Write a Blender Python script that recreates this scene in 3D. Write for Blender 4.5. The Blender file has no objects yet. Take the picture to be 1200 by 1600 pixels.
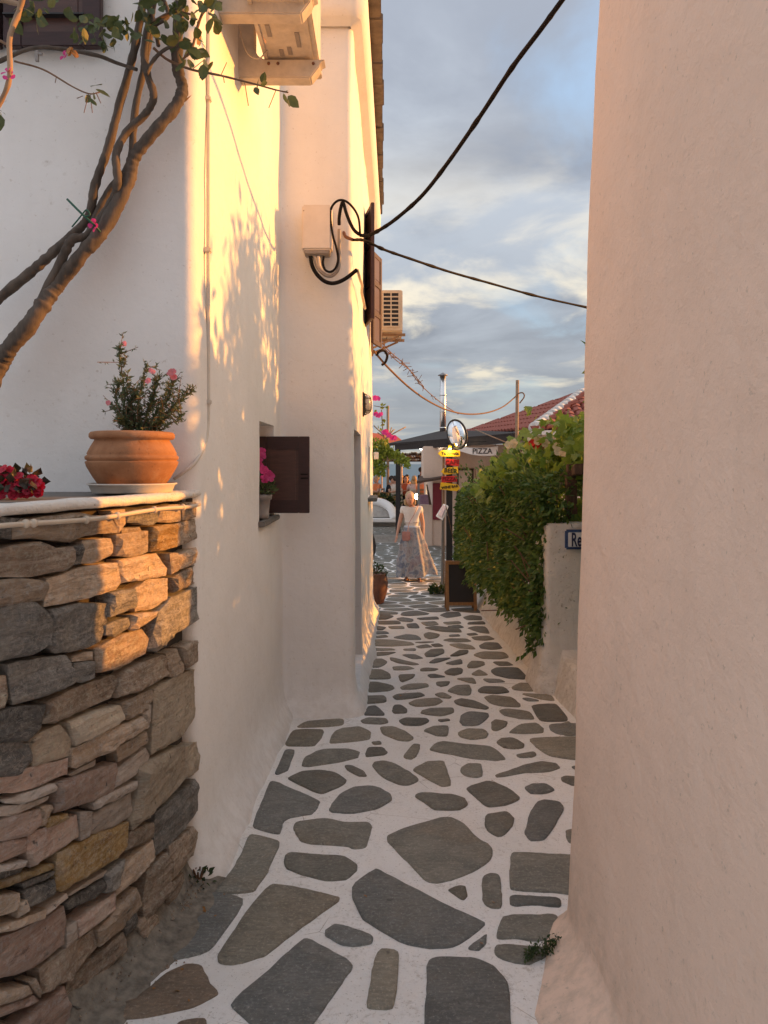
import bpy, bmesh, math, random
from mathutils import Vector, Matrix, noise
random.seed(7)
R = math.radians
C = bpy.context.scene.collection
sc = bpy.context.scene
# ------------------------------------------------------------------ camera, light, exposure
F = 1150.0; V0 = 724.0; EYE = 1.6
cam = bpy.data.cameras.new('camera'); camo = bpy.data.objects.new('camera', cam); C.objects.link(camo)
camo.location = (0, 0, EYE); camo.rotation_euler = (R(90), 0, 0)
cam.sensor_fit = 'VERTICAL'; cam.sensor_height = 36; cam.sensor_width = 27
cam.lens = F/1600*36; cam.shift_y = (V0-800)/1600
cam.clip_start = 0.05; cam.clip_end = 20000
sc.camera = camo
SK, ST = 0.25, 0.225                      # sun: per metre of +X it stands SK along +Y and ST up
sd = Vector((1, SK, ST)).normalized()
ELEV = math.asin(sd.z); AZ = math.atan2(sd.x, sd.y)
sun = bpy.data.lights.new('sun', 'SUN'); suno = bpy.data.objects.new('sun', sun); C.objects.link(suno)
suno.rotation_euler = sd.to_track_quat('Z', 'Y').to_euler()
sun.energy = 3.3; sun.angle = R(0.9); sun.color = (1.0, 0.395, 0.07)
w = bpy.data.worlds.new('World'); sc.world = w; w.use_nodes = True
def build_world():
    nt = w.node_tree; N = nt.nodes; L = nt.links; N.clear()
    out = N.new('ShaderNodeOutputWorld'); bg = N.new('ShaderNodeBackground'); bg.inputs[1].default_value = 0.15
    sky = N.new('ShaderNodeTexSky'); sky.sky_type = 'NISHITA'; sky.sun_disc = False
    sky.sun_elevation = ELEV; sky.sun_rotation = AZ; sky.air_density = 1.0; sky.dust_density = 1.5; sky.ozone_density = 1.5
    tc = N.new('ShaderNodeTexCoord'); sep = N.new('ShaderNodeSeparateXYZ'); L.new(tc.outputs['Generated'], sep.inputs[0])
    def math_(op, a, b=None, clamp=False):
        m = N.new('ShaderNodeMath'); m.operation = op; m.use_clamp = clamp
        for i, x in enumerate((a, b)):
            if x is None: continue
            if isinstance(x, (int, float)): m.inputs[i].default_value = x
            else: L.new(x, m.inputs[i])
        return m.outputs[0]
    zz = math_('ADD', math_('MAXIMUM', sep.outputs[2], 0.0), 0.16)
    cx = math_('DIVIDE', sep.outputs[0], zz); cy = math_('DIVIDE', sep.outputs[1], zz)
    comb = N.new('ShaderNodeCombineXYZ'); L.new(cx, comb.inputs[0]); L.new(cy, comb.inputs[1])
    def noise_(scale, detail, off, rough=0.55, dist=0.4):
        mp = N.new('ShaderNodeMapping'); mp.inputs['Location'].default_value = off
        L.new(comb.outputs[0], mp.inputs[0])
        n = N.new('ShaderNodeTexNoise'); n.inputs['Scale'].default_value = scale; n.inputs['Detail'].default_value = detail
        n.inputs['Roughness'].default_value = rough; n.inputs['Distortion'].default_value = dist
        L.new(mp.outputs[0], n.inputs['Vector']); return n.outputs[0]
    def ramp(x, a, b):
        m = N.new('ShaderNodeMapRange'); m.interpolation_type = 'SMOOTHSTEP'
        m.inputs[1].default_value = a; m.inputs[2].default_value = b; L.new(x, m.inputs[0]); return m.outputs[0]
    def mix(f, a, b):
        m = N.new('ShaderNodeMix'); m.data_type = 'RGBA'
        if isinstance(f, (int, float)): m.inputs[0].default_value = f
        else: L.new(f, m.inputs[0])
        for i, x in ((6, a), (7, b)):
            if isinstance(x, tuple): m.inputs[i].default_value = (*x, 1)
            else: L.new(x, m.inputs[i])
        return m.outputs[2]
    cover = ramp(noise_(1.15, 8, (3.1, 1.7, 0)), 0.27, 0.50)
    tone = ramp(noise_(1.0, 7, (8.2, 4.4, 2.0)), 0.40, 0.62)
    glow = ramp(noise_(2.1, 7, (1.3, 9.1, 5.0)), 0.46, 0.66)
    low = ramp(sep.outputs[2], 0.45, 0.12)
    cloud = mix(tone, CLOUD_DARK, CLOUD_LIGHT)
    cloud = mix(math_('MULTIPLY', glow, low), cloud, CLOUD_LIT)
    base = mix(0.55, sky.outputs[0], CLEAR)
    col = mix(math_('MULTIPLY', cover, 0.94), base, cloud)
    dt = N.new('ShaderNodeVectorMath'); dt.operation = 'DOT_PRODUCT'; L.new(tc.outputs['Generated'], dt.inputs[0]); dt.inputs[1].default_value = sd
    warm = ramp(dt.outputs['Value'], 0.55, 1.0)
    col = mix(math_('MULTIPLY', warm, 0.75), col, SUNSIDE)
    anti = ramp(dt.outputs['Value'], -0.05, -0.9)
    col = mix(math_('MULTIPLY', anti, 0.4), col, ANTISUN)
    hz = ramp(sep.outputs[2], 0.22, 0.0)
    col = mix(math_('MULTIPLY', hz, 0.6), col, HAZE_COL)
    grad = math_('MULTIPLY', math_('ADD', math_('MULTIPLY', math_('MAXIMUM', sep.outputs[2], 0.0), 2.0), 1.0), 0.62)   # overcast sky: zenith three times the horizon
    sc_ = N.new('ShaderNodeVectorMath'); sc_.operation = 'SCALE'; L.new(col, sc_.inputs[0]); L.new(grad, sc_.inputs['Scale']); col = sc_.outputs[0]
    L.new(col, bg.inputs[0]); L.new(bg.outputs[0], out.inputs[0])
CLOUD_DARK = (0.98, 1.06, 1.24); CLOUD_LIGHT = (1.65, 1.78, 1.98); CLOUD_LIT = (4.0, 3.5, 2.6); CLEAR = (1.1, 1.5, 2.0); HAZE_COL = (2.0, 2.15, 2.25)
SUNSIDE = (6.0, 4.6, 3.2); ANTISUN = (3.4, 3.0, 3.0)
build_world()
sc.view_settings.view_transform = 'Standard'; sc.view_settings.look = 'None'
sc.view_settings.gamma = 1.0; sc.view_settings.use_curve_mapping = False
sc.view_settings.exposure = 1.17
sc.cycles.max_bounces = 10; sc.cycles.diffuse_bounces = 6; sc.cycles.use_denoising = True
sc.cycles.sample_clamp_indirect = 8

# ------------------------------------------------------------------ helpers
def W(u, v, Y): return Vector(((u-600)/F*Y, Y, EYE-(v-V0)/F*Y))
SL = (775-V0)/F
def gz(Y): return -SL*min(Y, 15.0)
def G(u, v):
    Y = EYE*F/(v-775.0); return Vector(((u-600)/F*Y, Y, gz(Y)))
def nz(p, s=1.0): return noise.noise(Vector(p)*s)

def tag(o, label=None, cat=None, group=None, kind=None):
    if label: o['label'] = label
    if cat: o['category'] = cat
    if group: o['group'] = group
    if kind: o['kind'] = kind
    return o
def empty(name, loc=(0,0,0), label=None, cat=None, group=None, rz=0):
    o = bpy.data.objects.new(name, None); C.objects.link(o); o.location = loc; o.rotation_euler = (0,0,rz)
    o.empty_display_size = 0.1
    return tag(o, label, cat, group)
def obj(name, me, mat=None, parent=None, loc=None, rot=None, scale=None, world=True):
    """link mesh; when a parent stands away from the origin, `world` says the mesh is in world space"""
    o = bpy.data.objects.new(name, me); C.objects.link(o)
    if mat is not None and not me.materials: me.materials.append(mat)
    if parent is not None:
        o.parent = parent
        if world:
            m = Matrix.Identity(4); p = parent
            while p is not None:
                m = p.matrix_basis @ m if p.parent is None else (p.matrix_parent_inverse @ p.matrix_basis @ m)
                p = p.parent
            o.matrix_parent_inverse = m.inverted()
    if loc is not None: o.location = loc
    if rot is not None: o.rotation_euler = rot
    if scale is not None: o.scale = scale
    return o
class MB:
    def __init__(s): s.v = []; s.f = []; s.sm = []
    def add(s, vs, fs, smooth=False):
        b = len(s.v); s.v += [tuple(x) for x in vs]
        for f in fs: s.f.append(tuple(i+b for i in f)); s.sm.append(smooth)
    def box(s, c, d, rot=None):
        c = Vector(c); hx, hy, hz = d[0]/2, d[1]/2, d[2]/2
        vs = [Vector((x*hx, y*hy, z*hz)) for x in (-1,1) for y in (-1,1) for z in (-1,1)]
        if rot is not None:
            m = rot if isinstance(rot, Matrix) else Matrix.Rotation(rot, 3, 'Z')
            vs = [m@v for v in vs]
        s.add([c+v for v in vs], [(0,1,3,2),(4,6,7,5),(0,4,5,1),(2,3,7,6),(0,2,6,4),(1,5,7,3)])
    def bar(s, a, b, wx, wy=None, up=(0,0,1)):
        a, b = Vector(a), Vector(b); d = b-a; wy = wy or wx; z = d.normalized(); up = Vector(up)
        if abs(z.dot(up)) > 0.98: up = Vector((0,1,0))
        x = z.cross(up).normalized(); y = x.cross(z)
        vs = [p + x*(i*wx/2) + y*(j*wy/2) for p in (a, b) for i, j in ((-1,-1),(1,-1),(1,1),(-1,1))]
        s.add(vs, [(0,1,2,3),(7,6,5,4),(0,4,5,1),(1,5,6,2),(2,6,7,3),(3,7,4,0)])
    def tube(s, pts, r, n=8, cap=True, rough=0, seed=0):
        pts = [Vector(p) for p in pts]; m = len(pts)
        rs = r if isinstance(r, (list, tuple)) else [r]*m
        t0 = (pts[1]-pts[0]).normalized(); up = Vector((0,0,1)) if abs(t0.z) < .9 else Vector((0,1,0))
        x = t0.cross(up).normalized(); vs = []
        for i, p in enumerate(pts):
            t = (pts[min(i+1,m-1)]-pts[max(i-1,0)]).normalized()
            x = (x - t*x.dot(t)).normalized(); y = t.cross(x)
            for k in range(n):
                a = 2*math.pi*k/n; vs.append(p + (x*math.cos(a)+y*math.sin(a))*rs[i]*(1 if not rough else 1+rough*(nz((math.cos(a)*1.6+seed,math.sin(a)*1.6,i*.22))+.7*nz((math.cos(a)*3.4,math.sin(a)*3.4+seed,i*.30)))))
        fs = [(i*n+k, i*n+(k+1)%n, (i+1)*n+(k+1)%n, (i+1)*n+k) for i in range(m-1) for k in range(n)]
        if cap: fs += [tuple(range(n))[::-1], tuple((m-1)*n+k for k in range(n))]
        s.add(vs, fs, True)
    def lathe(s, c, prof, n=32, sx=1, sy=1):
        c = Vector(c); vs = []
        for r, z in prof:
            for k in range(n):
                a = 2*math.pi*k/n; vs.append(c+Vector((r*math.cos(a)*sx, r*math.sin(a)*sy, z)))
        m = len(prof)
        fs = [(i*n+k, i*n+(k+1)%n, (i+1)*n+(k+1)%n, (i+1)*n+k) for i in range(m-1) for k in range(n)]
        if prof[0][0] > 1e-4: fs.append(tuple(range(n))[::-1])
        if prof[-1][0] > 1e-4: fs.append(tuple((m-1)*n+k for k in range(n)))
        s.add(vs, fs, True)
    def ball(s, c, r, n=10, sc_=(1,1,1)):
        c = Vector(c); prof = [(max(1e-5, r*math.sin(math.pi*i/n)), -r*math.cos(math.pi*i/n)) for i in range(n+1)]
        vs = []; k_ = n+2
        for rr, z in prof:
            for k in range(k_):
                a = 2*math.pi*k/k_; vs.append(c+Vector((rr*math.cos(a)*sc_[0], rr*math.sin(a)*sc_[1], z*sc_[2])))
        s.add(vs, [(i*k_+k, i*k_+(k+1)%k_, (i+1)*k_+(k+1)%k_, (i+1)*k_+k) for i in range(n) for k in range(k_)], True)
    def prism(s, poly, z0, z1):
        n = len(poly); vs = [(x,y,z0) for x,y in poly]+[(x,y,z1) for x,y in poly]
        s.add(vs, [tuple(range(n))[::-1], tuple(range(n,2*n))]+[(i,(i+1)%n,n+(i+1)%n,n+i) for i in range(n)])
    def slab(s, pts, ext):
        """a polygon in space given thickness ext (vector)"""
        pts = [Vector(p) for p in pts]; ext = Vector(ext); n = len(pts)
        s.add(pts+[p+ext for p in pts], [tuple(range(n)), tuple(range(n,2*n))[::-1]]+[((i+1)%n,i,n+i,n+(i+1)%n) for i in range(n)])
    def mesh(s, name='m'):
        me = bpy.data.meshes.new(name); me.from_pydata(s.v, [], s.f); me.validate()
        if len(me.polygons) == len(s.sm): me.polygons.foreach_set('use_smooth', s.sm)
        bm = bmesh.new(); bm.from_mesh(me); 
        if len(s.f) < 60000: bmesh.ops.recalc_face_normals(bm, faces=bm.faces)
        bm.to_mesh(me); bm.free(); me.update(); return me
    def build(s, name, mat, parent=None, bevel=0, **k):
        me = s.mesh(name)
        if bevel:
            bm = bmesh.new(); bm.from_mesh(me)
            es = [e for e in bm.edges if len(e.link_faces)==2 and e.calc_face_angle(0) > 0.5]
            bmesh.ops.bevel(bm, geom=es, offset=bevel, segments=2, affect='EDGES', clamp_overlap=True)
            bm.to_mesh(me); bm.free(); me.update()
        return obj(name, me, mat, parent, **k)
def catmull(pts, n=8):
    pts = [Vector(p) for p in pts]; P = [pts[0]*2-pts[1]]+pts+[pts[-1]*2-pts[-2]]; out = []
    for i in range(1, len(P)-2):
        a, b, c, d = P[i-1:i+3]
        for k in range(n):
            t = k/n; out.append(0.5*((2*b)+(c-a)*t+(2*a-5*b+4*c-d)*t*t+(3*b-a-3*c+d)*t**3))
    out.append(P[-2]); return out
def lerp_tab(x, tab):
    if x <= tab[0][0]: return tab[0][1]
    for (a, va), (b, vb) in zip(tab, tab[1:]):
        if x <= b: return va+(vb-va)*(x-a)/(b-a)
    return tab[-1][1]

# ------------------------------------------------------------------ materials
class NT:
    def __init__(s, name):
        s.m = bpy.data.materials.new(name); s.m.use_nodes = True; s.t = s.m.node_tree; s.N = s.t.nodes; s.L = s.t.links
        s.b = s.N['Principled BSDF']; s.tc = s.N.new('ShaderNodeTexCoord')
    def put(s, sock, x):
        if isinstance(x, (int, float)): sock.default_value = x
        elif isinstance(x, tuple): sock.default_value = (*x, 1) if len(x) == 3 and sock.type == 'RGBA' else x
        else: s.L.new(x, sock)
    def noise(s, scale, detail=4, rough=.55, coord='Object', stretch=None, dist=0, off=None):
        n = s.N.new('ShaderNodeTexNoise'); n.inputs['Scale'].default_value = scale; n.inputs['Detail'].default_value = detail
        n.inputs['Roughness'].default_value = rough; n.inputs['Distortion'].default_value = dist
        v = s.tc.outputs[coord]
        if stretch or off is not None:
            mp = s.N.new('ShaderNodeMapping')
            if stretch: mp.inputs['Scale'].default_value = stretch
            if off is not None:
                cb = s.N.new('ShaderNodeVectorMath'); cb.operation = 'ADD'; s.L.new(v, cb.inputs[0]); s.L.new(off, cb.inputs[1]); v = cb.outputs[0]
            s.L.new(v, mp.inputs[0]); v = mp.outputs[0]
        s.L.new(v, n.inputs['Vector']); return n.outputs[0]
    def voro(s, scale, feature='F1', coord='Object'):
        n = s.N.new('ShaderNodeTexVoronoi'); n.feature = feature; n.inputs['Scale'].default_value = scale
        s.L.new(s.tc.outputs[coord], n.inputs['Vector']); return n.outputs[0]
    def rng(s, x, a, b, c=0., d=1.):
        m = s.N.new('ShaderNodeMapRange'); m.inputs[1].default_value = a; m.inputs[2].default_value = b
        m.inputs[3].default_value = c; m.inputs[4].default_value = d; s.L.new(x, m.inputs[0]); return m.outputs[0]
    def mix(s, f, a, b, blend='MIX'):
        m = s.N.new('ShaderNodeMix'); m.data_type = 'RGBA'; m.blend_type = blend
        s.put(m.inputs[0], f); s.put(m.inputs[6], a); s.put(m.inputs[7], b); return m.outputs[2]
    def math(s, op, a, b):
        m = s.N.new('ShaderNodeMath'); m.operation = op; s.put(m.inputs[0], a); s.put(m.inputs[1], b); return m.outputs[0]
    def ramp(s, x, stops):
        r = s.N.new('ShaderNodeValToRGB'); e = r.color_ramp.elements
        while len(e) < len(stops): e.new(0.5)
        for i, (p, c) in enumerate(stops): e[i].position = p; e[i].color = (*c, 1)
        s.L.new(x, r.inputs[0]); return r.outputs[0]
    def rand(s): 
        o = s.N.new('ShaderNodeObjectInfo'); return o.outputs['Random']
    def randvec(s):
        o = s.N.new('ShaderNodeObjectInfo'); m = s.N.new('ShaderNodeMath'); m.operation = 'MULTIPLY'; m.inputs[1].default_value = 50
        s.L.new(o.outputs['Random'], m.inputs[0]); c = s.N.new('ShaderNodeCombineXYZ'); s.L.new(m.outputs[0], c.inputs[0]); s.L.new(m.outputs[0], c.inputs[2]); return c.outputs[0]
    def island(s):
        g = s.N.new('ShaderNodeNewGeometry'); return g.outputs['Random Per Island']
    def bump(s, h, strength=.3, dist=.01, prev=None):
        b = s.N.new('ShaderNodeBump'); b.inputs['Strength'].default_value = strength; b.inputs['Distance'].default_value = dist
        s.L.new(h, b.inputs['Height'])
        if prev: s.L.new(prev, b.inputs['Normal'])
        return b.outputs[0]
    def done(s, col=None, rough=.8, normal=None, metal=0, spec=None, emit=None, es=0):
        if col is not None: s.put(s.b.inputs['Base Color'], col)
        s.put(s.b.inputs['Roughness'], rough); s.b.inputs['Metallic'].default_value = metal
        if normal is not None: s.L.new(normal, s.b.inputs['Normal'])
        if spec is not None: s.b.inputs['Specular IOR Level'].default_value = spec
        if emit: s.b.inputs['Emission Color'].default_value = (*emit, 1); s.b.inputs['Emission Strength'].default_value = es
        return s.m
def plaster(name, col, dirt=(.40,.34,.27), amt=.35, rough_bump=.35, lump=.5, splash=.5):
    t = NT(name)
    big = t.rng(t.noise(1.3, 6, .65, dist=.5), .38, .66); brush = t.noise(9, 7, .68, stretch=(1, 1, 1.4), dist=.3); streak = t.rng(t.noise(1.0, 6, .65, stretch=(4.5, 4.5, .4)), .5, .75)
    speck = t.rng(t.noise(48, 3, .6), .665, .70); scuff = t.math('MULTIPLY', t.rng(t.noise(24, 5, .7), .58, .66), t.rng(t.noise(2.3, 4, .6), .5, .66))
    c = t.mix(t.math('MULTIPLY', big, .36), col, tuple(x*y for x, y in zip(col, (.84,.82,.80))))
    c = t.mix(t.math('MULTIPLY', t.rng(brush, .35, .7), .10), c, tuple(x*.78 for x in col))
    c = t.mix(t.math('MULTIPLY', streak, .22*amt), c, dirt)
    c = t.mix(t.math('MULTIPLY', speck, min(1, .9*amt)), c, dirt)
    c = t.mix(t.math('MULTIPLY', scuff, min(1, .6*amt)), c, dirt)
    sep = t.N.new('ShaderNodeSeparateXYZ'); t.L.new(t.tc.outputs['Object'], sep.inputs[0])
    h = t.math('ADD', sep.outputs[2], t.math('MULTIPLY', sep.outputs[1], SL))
    sp = t.math('MULTIPLY', t.rng(h, .0, .42, 1, 0), t.rng(t.noise(14, 5, .7), .42, .62))
    c = t.mix(t.math('MULTIPLY', sp, splash), c, dirt)
    n = t.bump(t.noise(3.2, 4, .5), lump, .03)
    n = t.bump(brush, rough_bump*1.3, .012, n)
    n = t.bump(t.noise(28, 6, .65), rough_bump, .008, n)
    n = t.bump(t.noise(110, 4, .65), rough_bump, .003, n)
    return t.done(c, .9, n, spec=.2)
M = {}
M['plaster'] = plaster('white_plaster', (.83,.822,.80), amt=.3, rough_bump=.22, lump=.35, splash=.22)
M['plaster_right'] = plaster('pinkish_plaster', (.78,.61,.495), amt=.5, rough_bump=.45, lump=.6)
M['plaster_garden'] = plaster('rough_garden_plaster', (.76,.72,.66), amt=1.6, rough_bump=1.0, lump=1.0)
M['plaster_pink'] = plaster('terrace_plaster', (.74,.58,.47), amt=.8)
def schist(name, a, b, brown=(.21,.165,.115)):
    t = NT(name); rv = t.randvec()
    big = t.noise(5, 7, .7, off=rv, dist=.8); fine = t.noise(20, 7, .75, stretch=(1, 4.5, 1), off=rv, dist=.5); grit = t.noise(75, 4, .7, off=rv)
    c = t.mix(t.rng(big, .38, .62), a, b)
    c = t.mix(t.math('MULTIPLY', t.rng(t.noise(3, 5, .65, off=rv), .5, .68), .6), c, brown)
    c = t.mix(t.math('MULTIPLY', t.rng(fine, .42, .62), .62), c, tuple(x*.48 for x in a))
    c = t.mix(t.math('MULTIPLY', t.rng(grit, .52, .68), .5), c, tuple(x*1.7 for x in a))
    c = t.mix(t.math('MULTIPLY', t.rng(t.noise(95, 3, .65, off=rv), .64, .70), .5), c, (.48,.45,.40))
    c = t.mix(t.math('MULTIPLY', t.rng(t.noise(9, 4, .6, off=rv), .68, .72), .6), c, (.05,.05,.047))
    hs = t.N.new('ShaderNodeHueSaturation'); t.L.new(c, hs.inputs['Color']); t.L.new(t.rng(t.rand(), 0, 1, .66, 1.34), hs.inputs['Value'])
    n = t.bump(t.noise(7, 5, .6, off=rv, dist=1.0), .7, .014); n = t.bump(fine, .8, .008, n); n = t.bump(grit, .5, .003, n)
    return t.done(hs.outputs[0], t.rng(big, .3, .7, .5, .8), n, spec=.4)
M['paver'] = schist('grey_schist', (.215,.207,.172), (.15,.15,.132))
M['paver_blue'] = schist('bluish_schist', (.178,.182,.168), (.125,.13,.125), (.17,.155,.125))
M['paver_rust'] = schist('rusty_schist', (.27,.205,.145), (.20,.155,.115), (.25,.15,.08))
M['paver_brown'] = schist('brown_schist', (.245,.222,.172), (.175,.165,.135))
def whitewash():
    t = NT('whitewashed_joint')
    g = t.rng(t.noise(1.6, 6, .7), .42, .66); sp = t.rng(t.noise(42, 5, .75), .52, .64); sp2 = t.rng(t.noise(6, 6, .7), .46, .68); dots = t.rng(t.noise(95, 3, .65), .62, .67)
    c = t.mix(t.math('MULTIPLY', g, .35), (.815,.81,.79), (.62,.59,.53))
    c = t.mix(t.math('MULTIPLY', t.math('MULTIPLY', sp, sp2), .62), c, (.30,.265,.21))
    c = t.mix(t.math('MULTIPLY', dots, .5), c, (.24,.21,.17))
    cr = t.rng(t.voro(2.6, 'DISTANCE_TO_EDGE'), .0, .005); c = t.mix(t.math('MULTIPLY', t.math('SUBTRACT', 1.0, cr), t.rng(t.noise(2.5,3,.5), .55, .62)), c, (.30,.26,.21))
    n = t.bump(t.noise(9, 5, .6), .8, .018); n = t.bump(t.noise(60, 5, .75), .9, .006, n)
    return t.done(c, .88, n, spec=.2)
M['joint'] = whitewash()
def wallstone(name, a, b, c2):
    t = NT(name); rv = t.randvec()
    big = t.noise(10, 7, .7, off=rv, dist=.8); lay = t.noise(10, 8, .75, stretch=(.7,.7,6.0), off=rv, dist=.6); grit = t.noise(60, 5, .75, off=rv)
    c = t.mix(t.rng(big, .40, .60), a, b)
    c = t.mix(t.math('MULTIPLY', t.rng(lay, .48, .62), .75), c, c2)
    c = t.mix(t.math('MULTIPLY', t.rng(t.noise(16, 6, .75, stretch=(.8,.8,4), off=rv), .56, .68), .75), c, tuple(x*.38 for x in b))
    c = t.mix(t.math('MULTIPLY', t.rng(grit, .50, .68), .5), c, tuple(min(.7, x*1.6) for x in c2))
    vein = t.rng(t.math('ABSOLUTE', t.math('SUBTRACT', t.noise(9, 6, .7, stretch=(1,1,1.8), off=rv, dist=1.5), .5), 0), 0, .022, 1, 0)
    c = t.mix(t.math('MULTIPLY', vein, .5), c, (.55,.50,.43))
    c = t.mix(t.math('MULTIPLY', t.rng(t.noise(6, 4, .65, off=rv), .56, .66), .45), c, (.50,.44,.36))
    c = t.mix(t.math('MULTIPLY', t.rng(t.noise(30, 4, .6, off=rv), .66, .72), .8), c, (.05,.04,.03))
    hs = t.N.new('ShaderNodeHueSaturation'); t.L.new(c, hs.inputs['Color']); t.L.new(t.rng(t.rand(), 0, 1, .72, 1.28), hs.inputs['Value'])
    n = t.bump(lay, 1.0, .022); n = t.bump(t.noise(26, 7, .75, off=rv), 1.0, .012, n); n = t.bump(grit, .7, .004, n)
    return t.done(hs.outputs[0], .82, n, spec=.3)
M['st_tan'] = wallstone('tan_stone', (0.623,0.467,0.330), (0.422,0.312,0.220), (0.733,0.586,0.439))
M['st_grey'] = wallstone('grey_stone', (0.297,0.281,0.253), (0.187,0.179,0.165), (0.418,0.391,0.352))
M['st_dark'] = wallstone('dark_stone', (.155,.145,.13), (.09,.085,.078), (.22,.20,.175))
M['st_ochre'] = wallstone('ochre_stone', (.42,.27,.11), (.30,.175,.06), (.47,.34,.18))
M['st_pink'] = wallstone('rosy_stone', (0.605,0.422,0.327), (0.478,0.319,0.247), (0.701,0.542,0.446))
M['st_brown'] = wallstone('brown_stone', (0.439,0.320,0.229), (0.276,0.202,0.146), (0.550,0.439,0.348))
M['st_pale'] = wallstone('pale_stone', (0.669,0.557,0.463), (0.526,0.422,0.335), (0.748,0.653,0.557))
M['st_beige'] = wallstone('beige_stone', (0.605,0.485,0.356), (0.476,0.376,0.276), (0.532,0.439,0.330))
def simple(name, col, rough=.6, metal=0, var=.25, bs=40, bump=.15, spec=.5, scale=12, stretch=None):
    t = NT(name); n0 = t.noise(scale, 5, .6, stretch=stretch)
    c = t.mix(t.rng(n0, .35, .7), col, tuple(x*(1-var) for x in col))
    return t.done(c, rough, t.bump(t.noise(bs, 4, .6, stretch=stretch), bump, .004), metal, spec)
t = NT('terracotta'); c = t.mix(t.rng(t.noise(14, 5, .6), .35, .7), (.37,.185,.095), (.27,.125,.06)); c = t.mix(t.math('MULTIPLY', t.rng(t.noise(7, 6, .7, stretch=(1,1,.6)), .54, .70), .42), c, (.52,.41,.32)); c = t.mix(t.math('MULTIPLY', t.rng(t.noise(60, 4, .7), .60, .68), .5), c, (.16,.08,.045))
M['terracotta'] = t.done(c, .82, t.bump(t.noise(70, 4, .65), .35, .004), spec=.25)
M['dark_clay'] = simple('dark_clay', (.20,.085,.05), .6, var=.45)
M['white_plastic'] = simple('white_plastic', (.62,.57,.50), .5, var=.12)
M['conduit'] = simple('conduit_plastic', (.60,.51,.40), .5, var=.15)
M['box_white'] = simple('painted_box', (.72,.66,.60), .6, var=.1)
M['cable'] = simple('black_cable', (.014,.011,.010), .75, var=.4, spec=.15)
M['cable_grey'] = simple('grey_cable', (.30,.27,.25), .5)
M['bark'] = simple('vine_bark', (.115,.088,.068), .85, var=.55, bs=35, bump=.9, scale=30, stretch=(1,1,.25))
M['twig'] = simple('young_twig', (.20,.11,.06), .8, var=.4, bs=60)
M['maroon_wood'] = simple('maroon_painted_wood', (.045,.017,.016), .55, var=.35, stretch=(1,1,8), bs=30)
M['maroon_panel'] = simple('maroon_wood_panel', (.085,.036,.026), .4, var=.35, stretch=(1,1,8), bs=30)  # lighter than the frame: a brownish reflection put into the panel colour
M['brown_wood'] = simple('weathered_brown_wood', (.10,.055,.035), .75, var=.5, stretch=(6,6,.6), bs=25, bump=.5)
M['roof_wood'] = simple('dark_roof_felt', (.035,.024,.02), .85, var=.5, bump=.4)
M['slate'] = simple('roof_slate', (.20,.16,.12), .85, var=.5, bump=.6)
M['sill'] = simple('grey_stone_sill', (.17,.16,.145), .7, var=.35, bump=.4)
M['black_metal'] = simple('black_metal', (.02,.02,.022), .45)
M['grey_metal'] = simple('grey_metal', (.30,.30,.30), .45, metal=.6)
M['steel'] = simple('brushed_steel', (.75,.73,.70), .25, metal=1.0, var=.1, bump=.03)
M['mirror'] = simple('convex_mirror', (.85,.85,.85), .05, metal=1.0, var=.02, bump=0)
M['ac_cream'] = simple('cream_painted_metal', (.66,.58,.46), .55, var=.12, bump=.1)
M['rust_white'] = simple('rust_flecked_white_paint', (.62,.55,.46), .7, var=.25, bump=.4)
M['black'] = simple('blackboard_slate', (.010,.010,.013), .6, var=.3)
M['oak'] = simple('honey_wood', (.30,.165,.07), .6, var=.35, stretch=(8,8,.8), bs=25, bump=.2)
M['red_paint'] = simple('deep_red_paint', (.22,.015,.03), .5, var=.15)
M['sign_yellow'] = simple('yellow_sign_paint', (.80,.50,.02), .5, var=.1)
M['sign_red'] = simple('red_sign_paint', (.58,.02,.025), .5, var=.12)
M['lettering'] = simple('black_lettering', (.015,.012,.012), .6)
M['dark_red_letters'] = simple('dark_red_lettering', (.16,.004,.008), .6)
M['blue_letters'] = simple('navy_lettering', (.02,.03,.09), .4)
M['tile_sign'] = simple('glazed_white', (.70,.70,.70), .25, var=.08)
M['tile_blue'] = simple('glazed_blue', (.06,.10,.22), .25, var=.4)
M['banner'] = simple('white_banner_board', (.78,.74,.70), .7, var=.08)
M['brick_tile'] = simple('red_roof_tile', (.34,.095,.06), .8, var=.4, scale=20, bump=.4)
M['white_ridge'] = simple('whitewashed_ridge', (.74,.70,.66), .85, var=.3, bump=.6)
M['mortar'] = simple('shadowed_mortar', (.06,.048,.04), .95, var=.5, bs=30, bump=.8)  # colour darkened so the gaps between the stones look shaded
M['soil'] = simple('soil', (.05,.035,.025), .95, bump=.8)
M['cement'] = simple('dirty_cement', (.235,.21,.17), .92, var=.6, bs=45, bump=1.0, scale=26)
M['step'] = simple('painted_step', (.42,.39,.35), .85, var=.25, bump=.4)
M['green_tie'] = simple('green_tie', (.01,.09,.06), .5)
M['glass'] = simple('milky_lamp_glass', (.45,.45,.43), .2, var=.1)
M['reed'] = simple('dry_reed', (.36,.27,.18), .85, var=.5, stretch=(1,1,1))
M['ring_yellow'] = simple('brown_pole', (.33,.22,.14), .8, var=.3)
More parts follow.
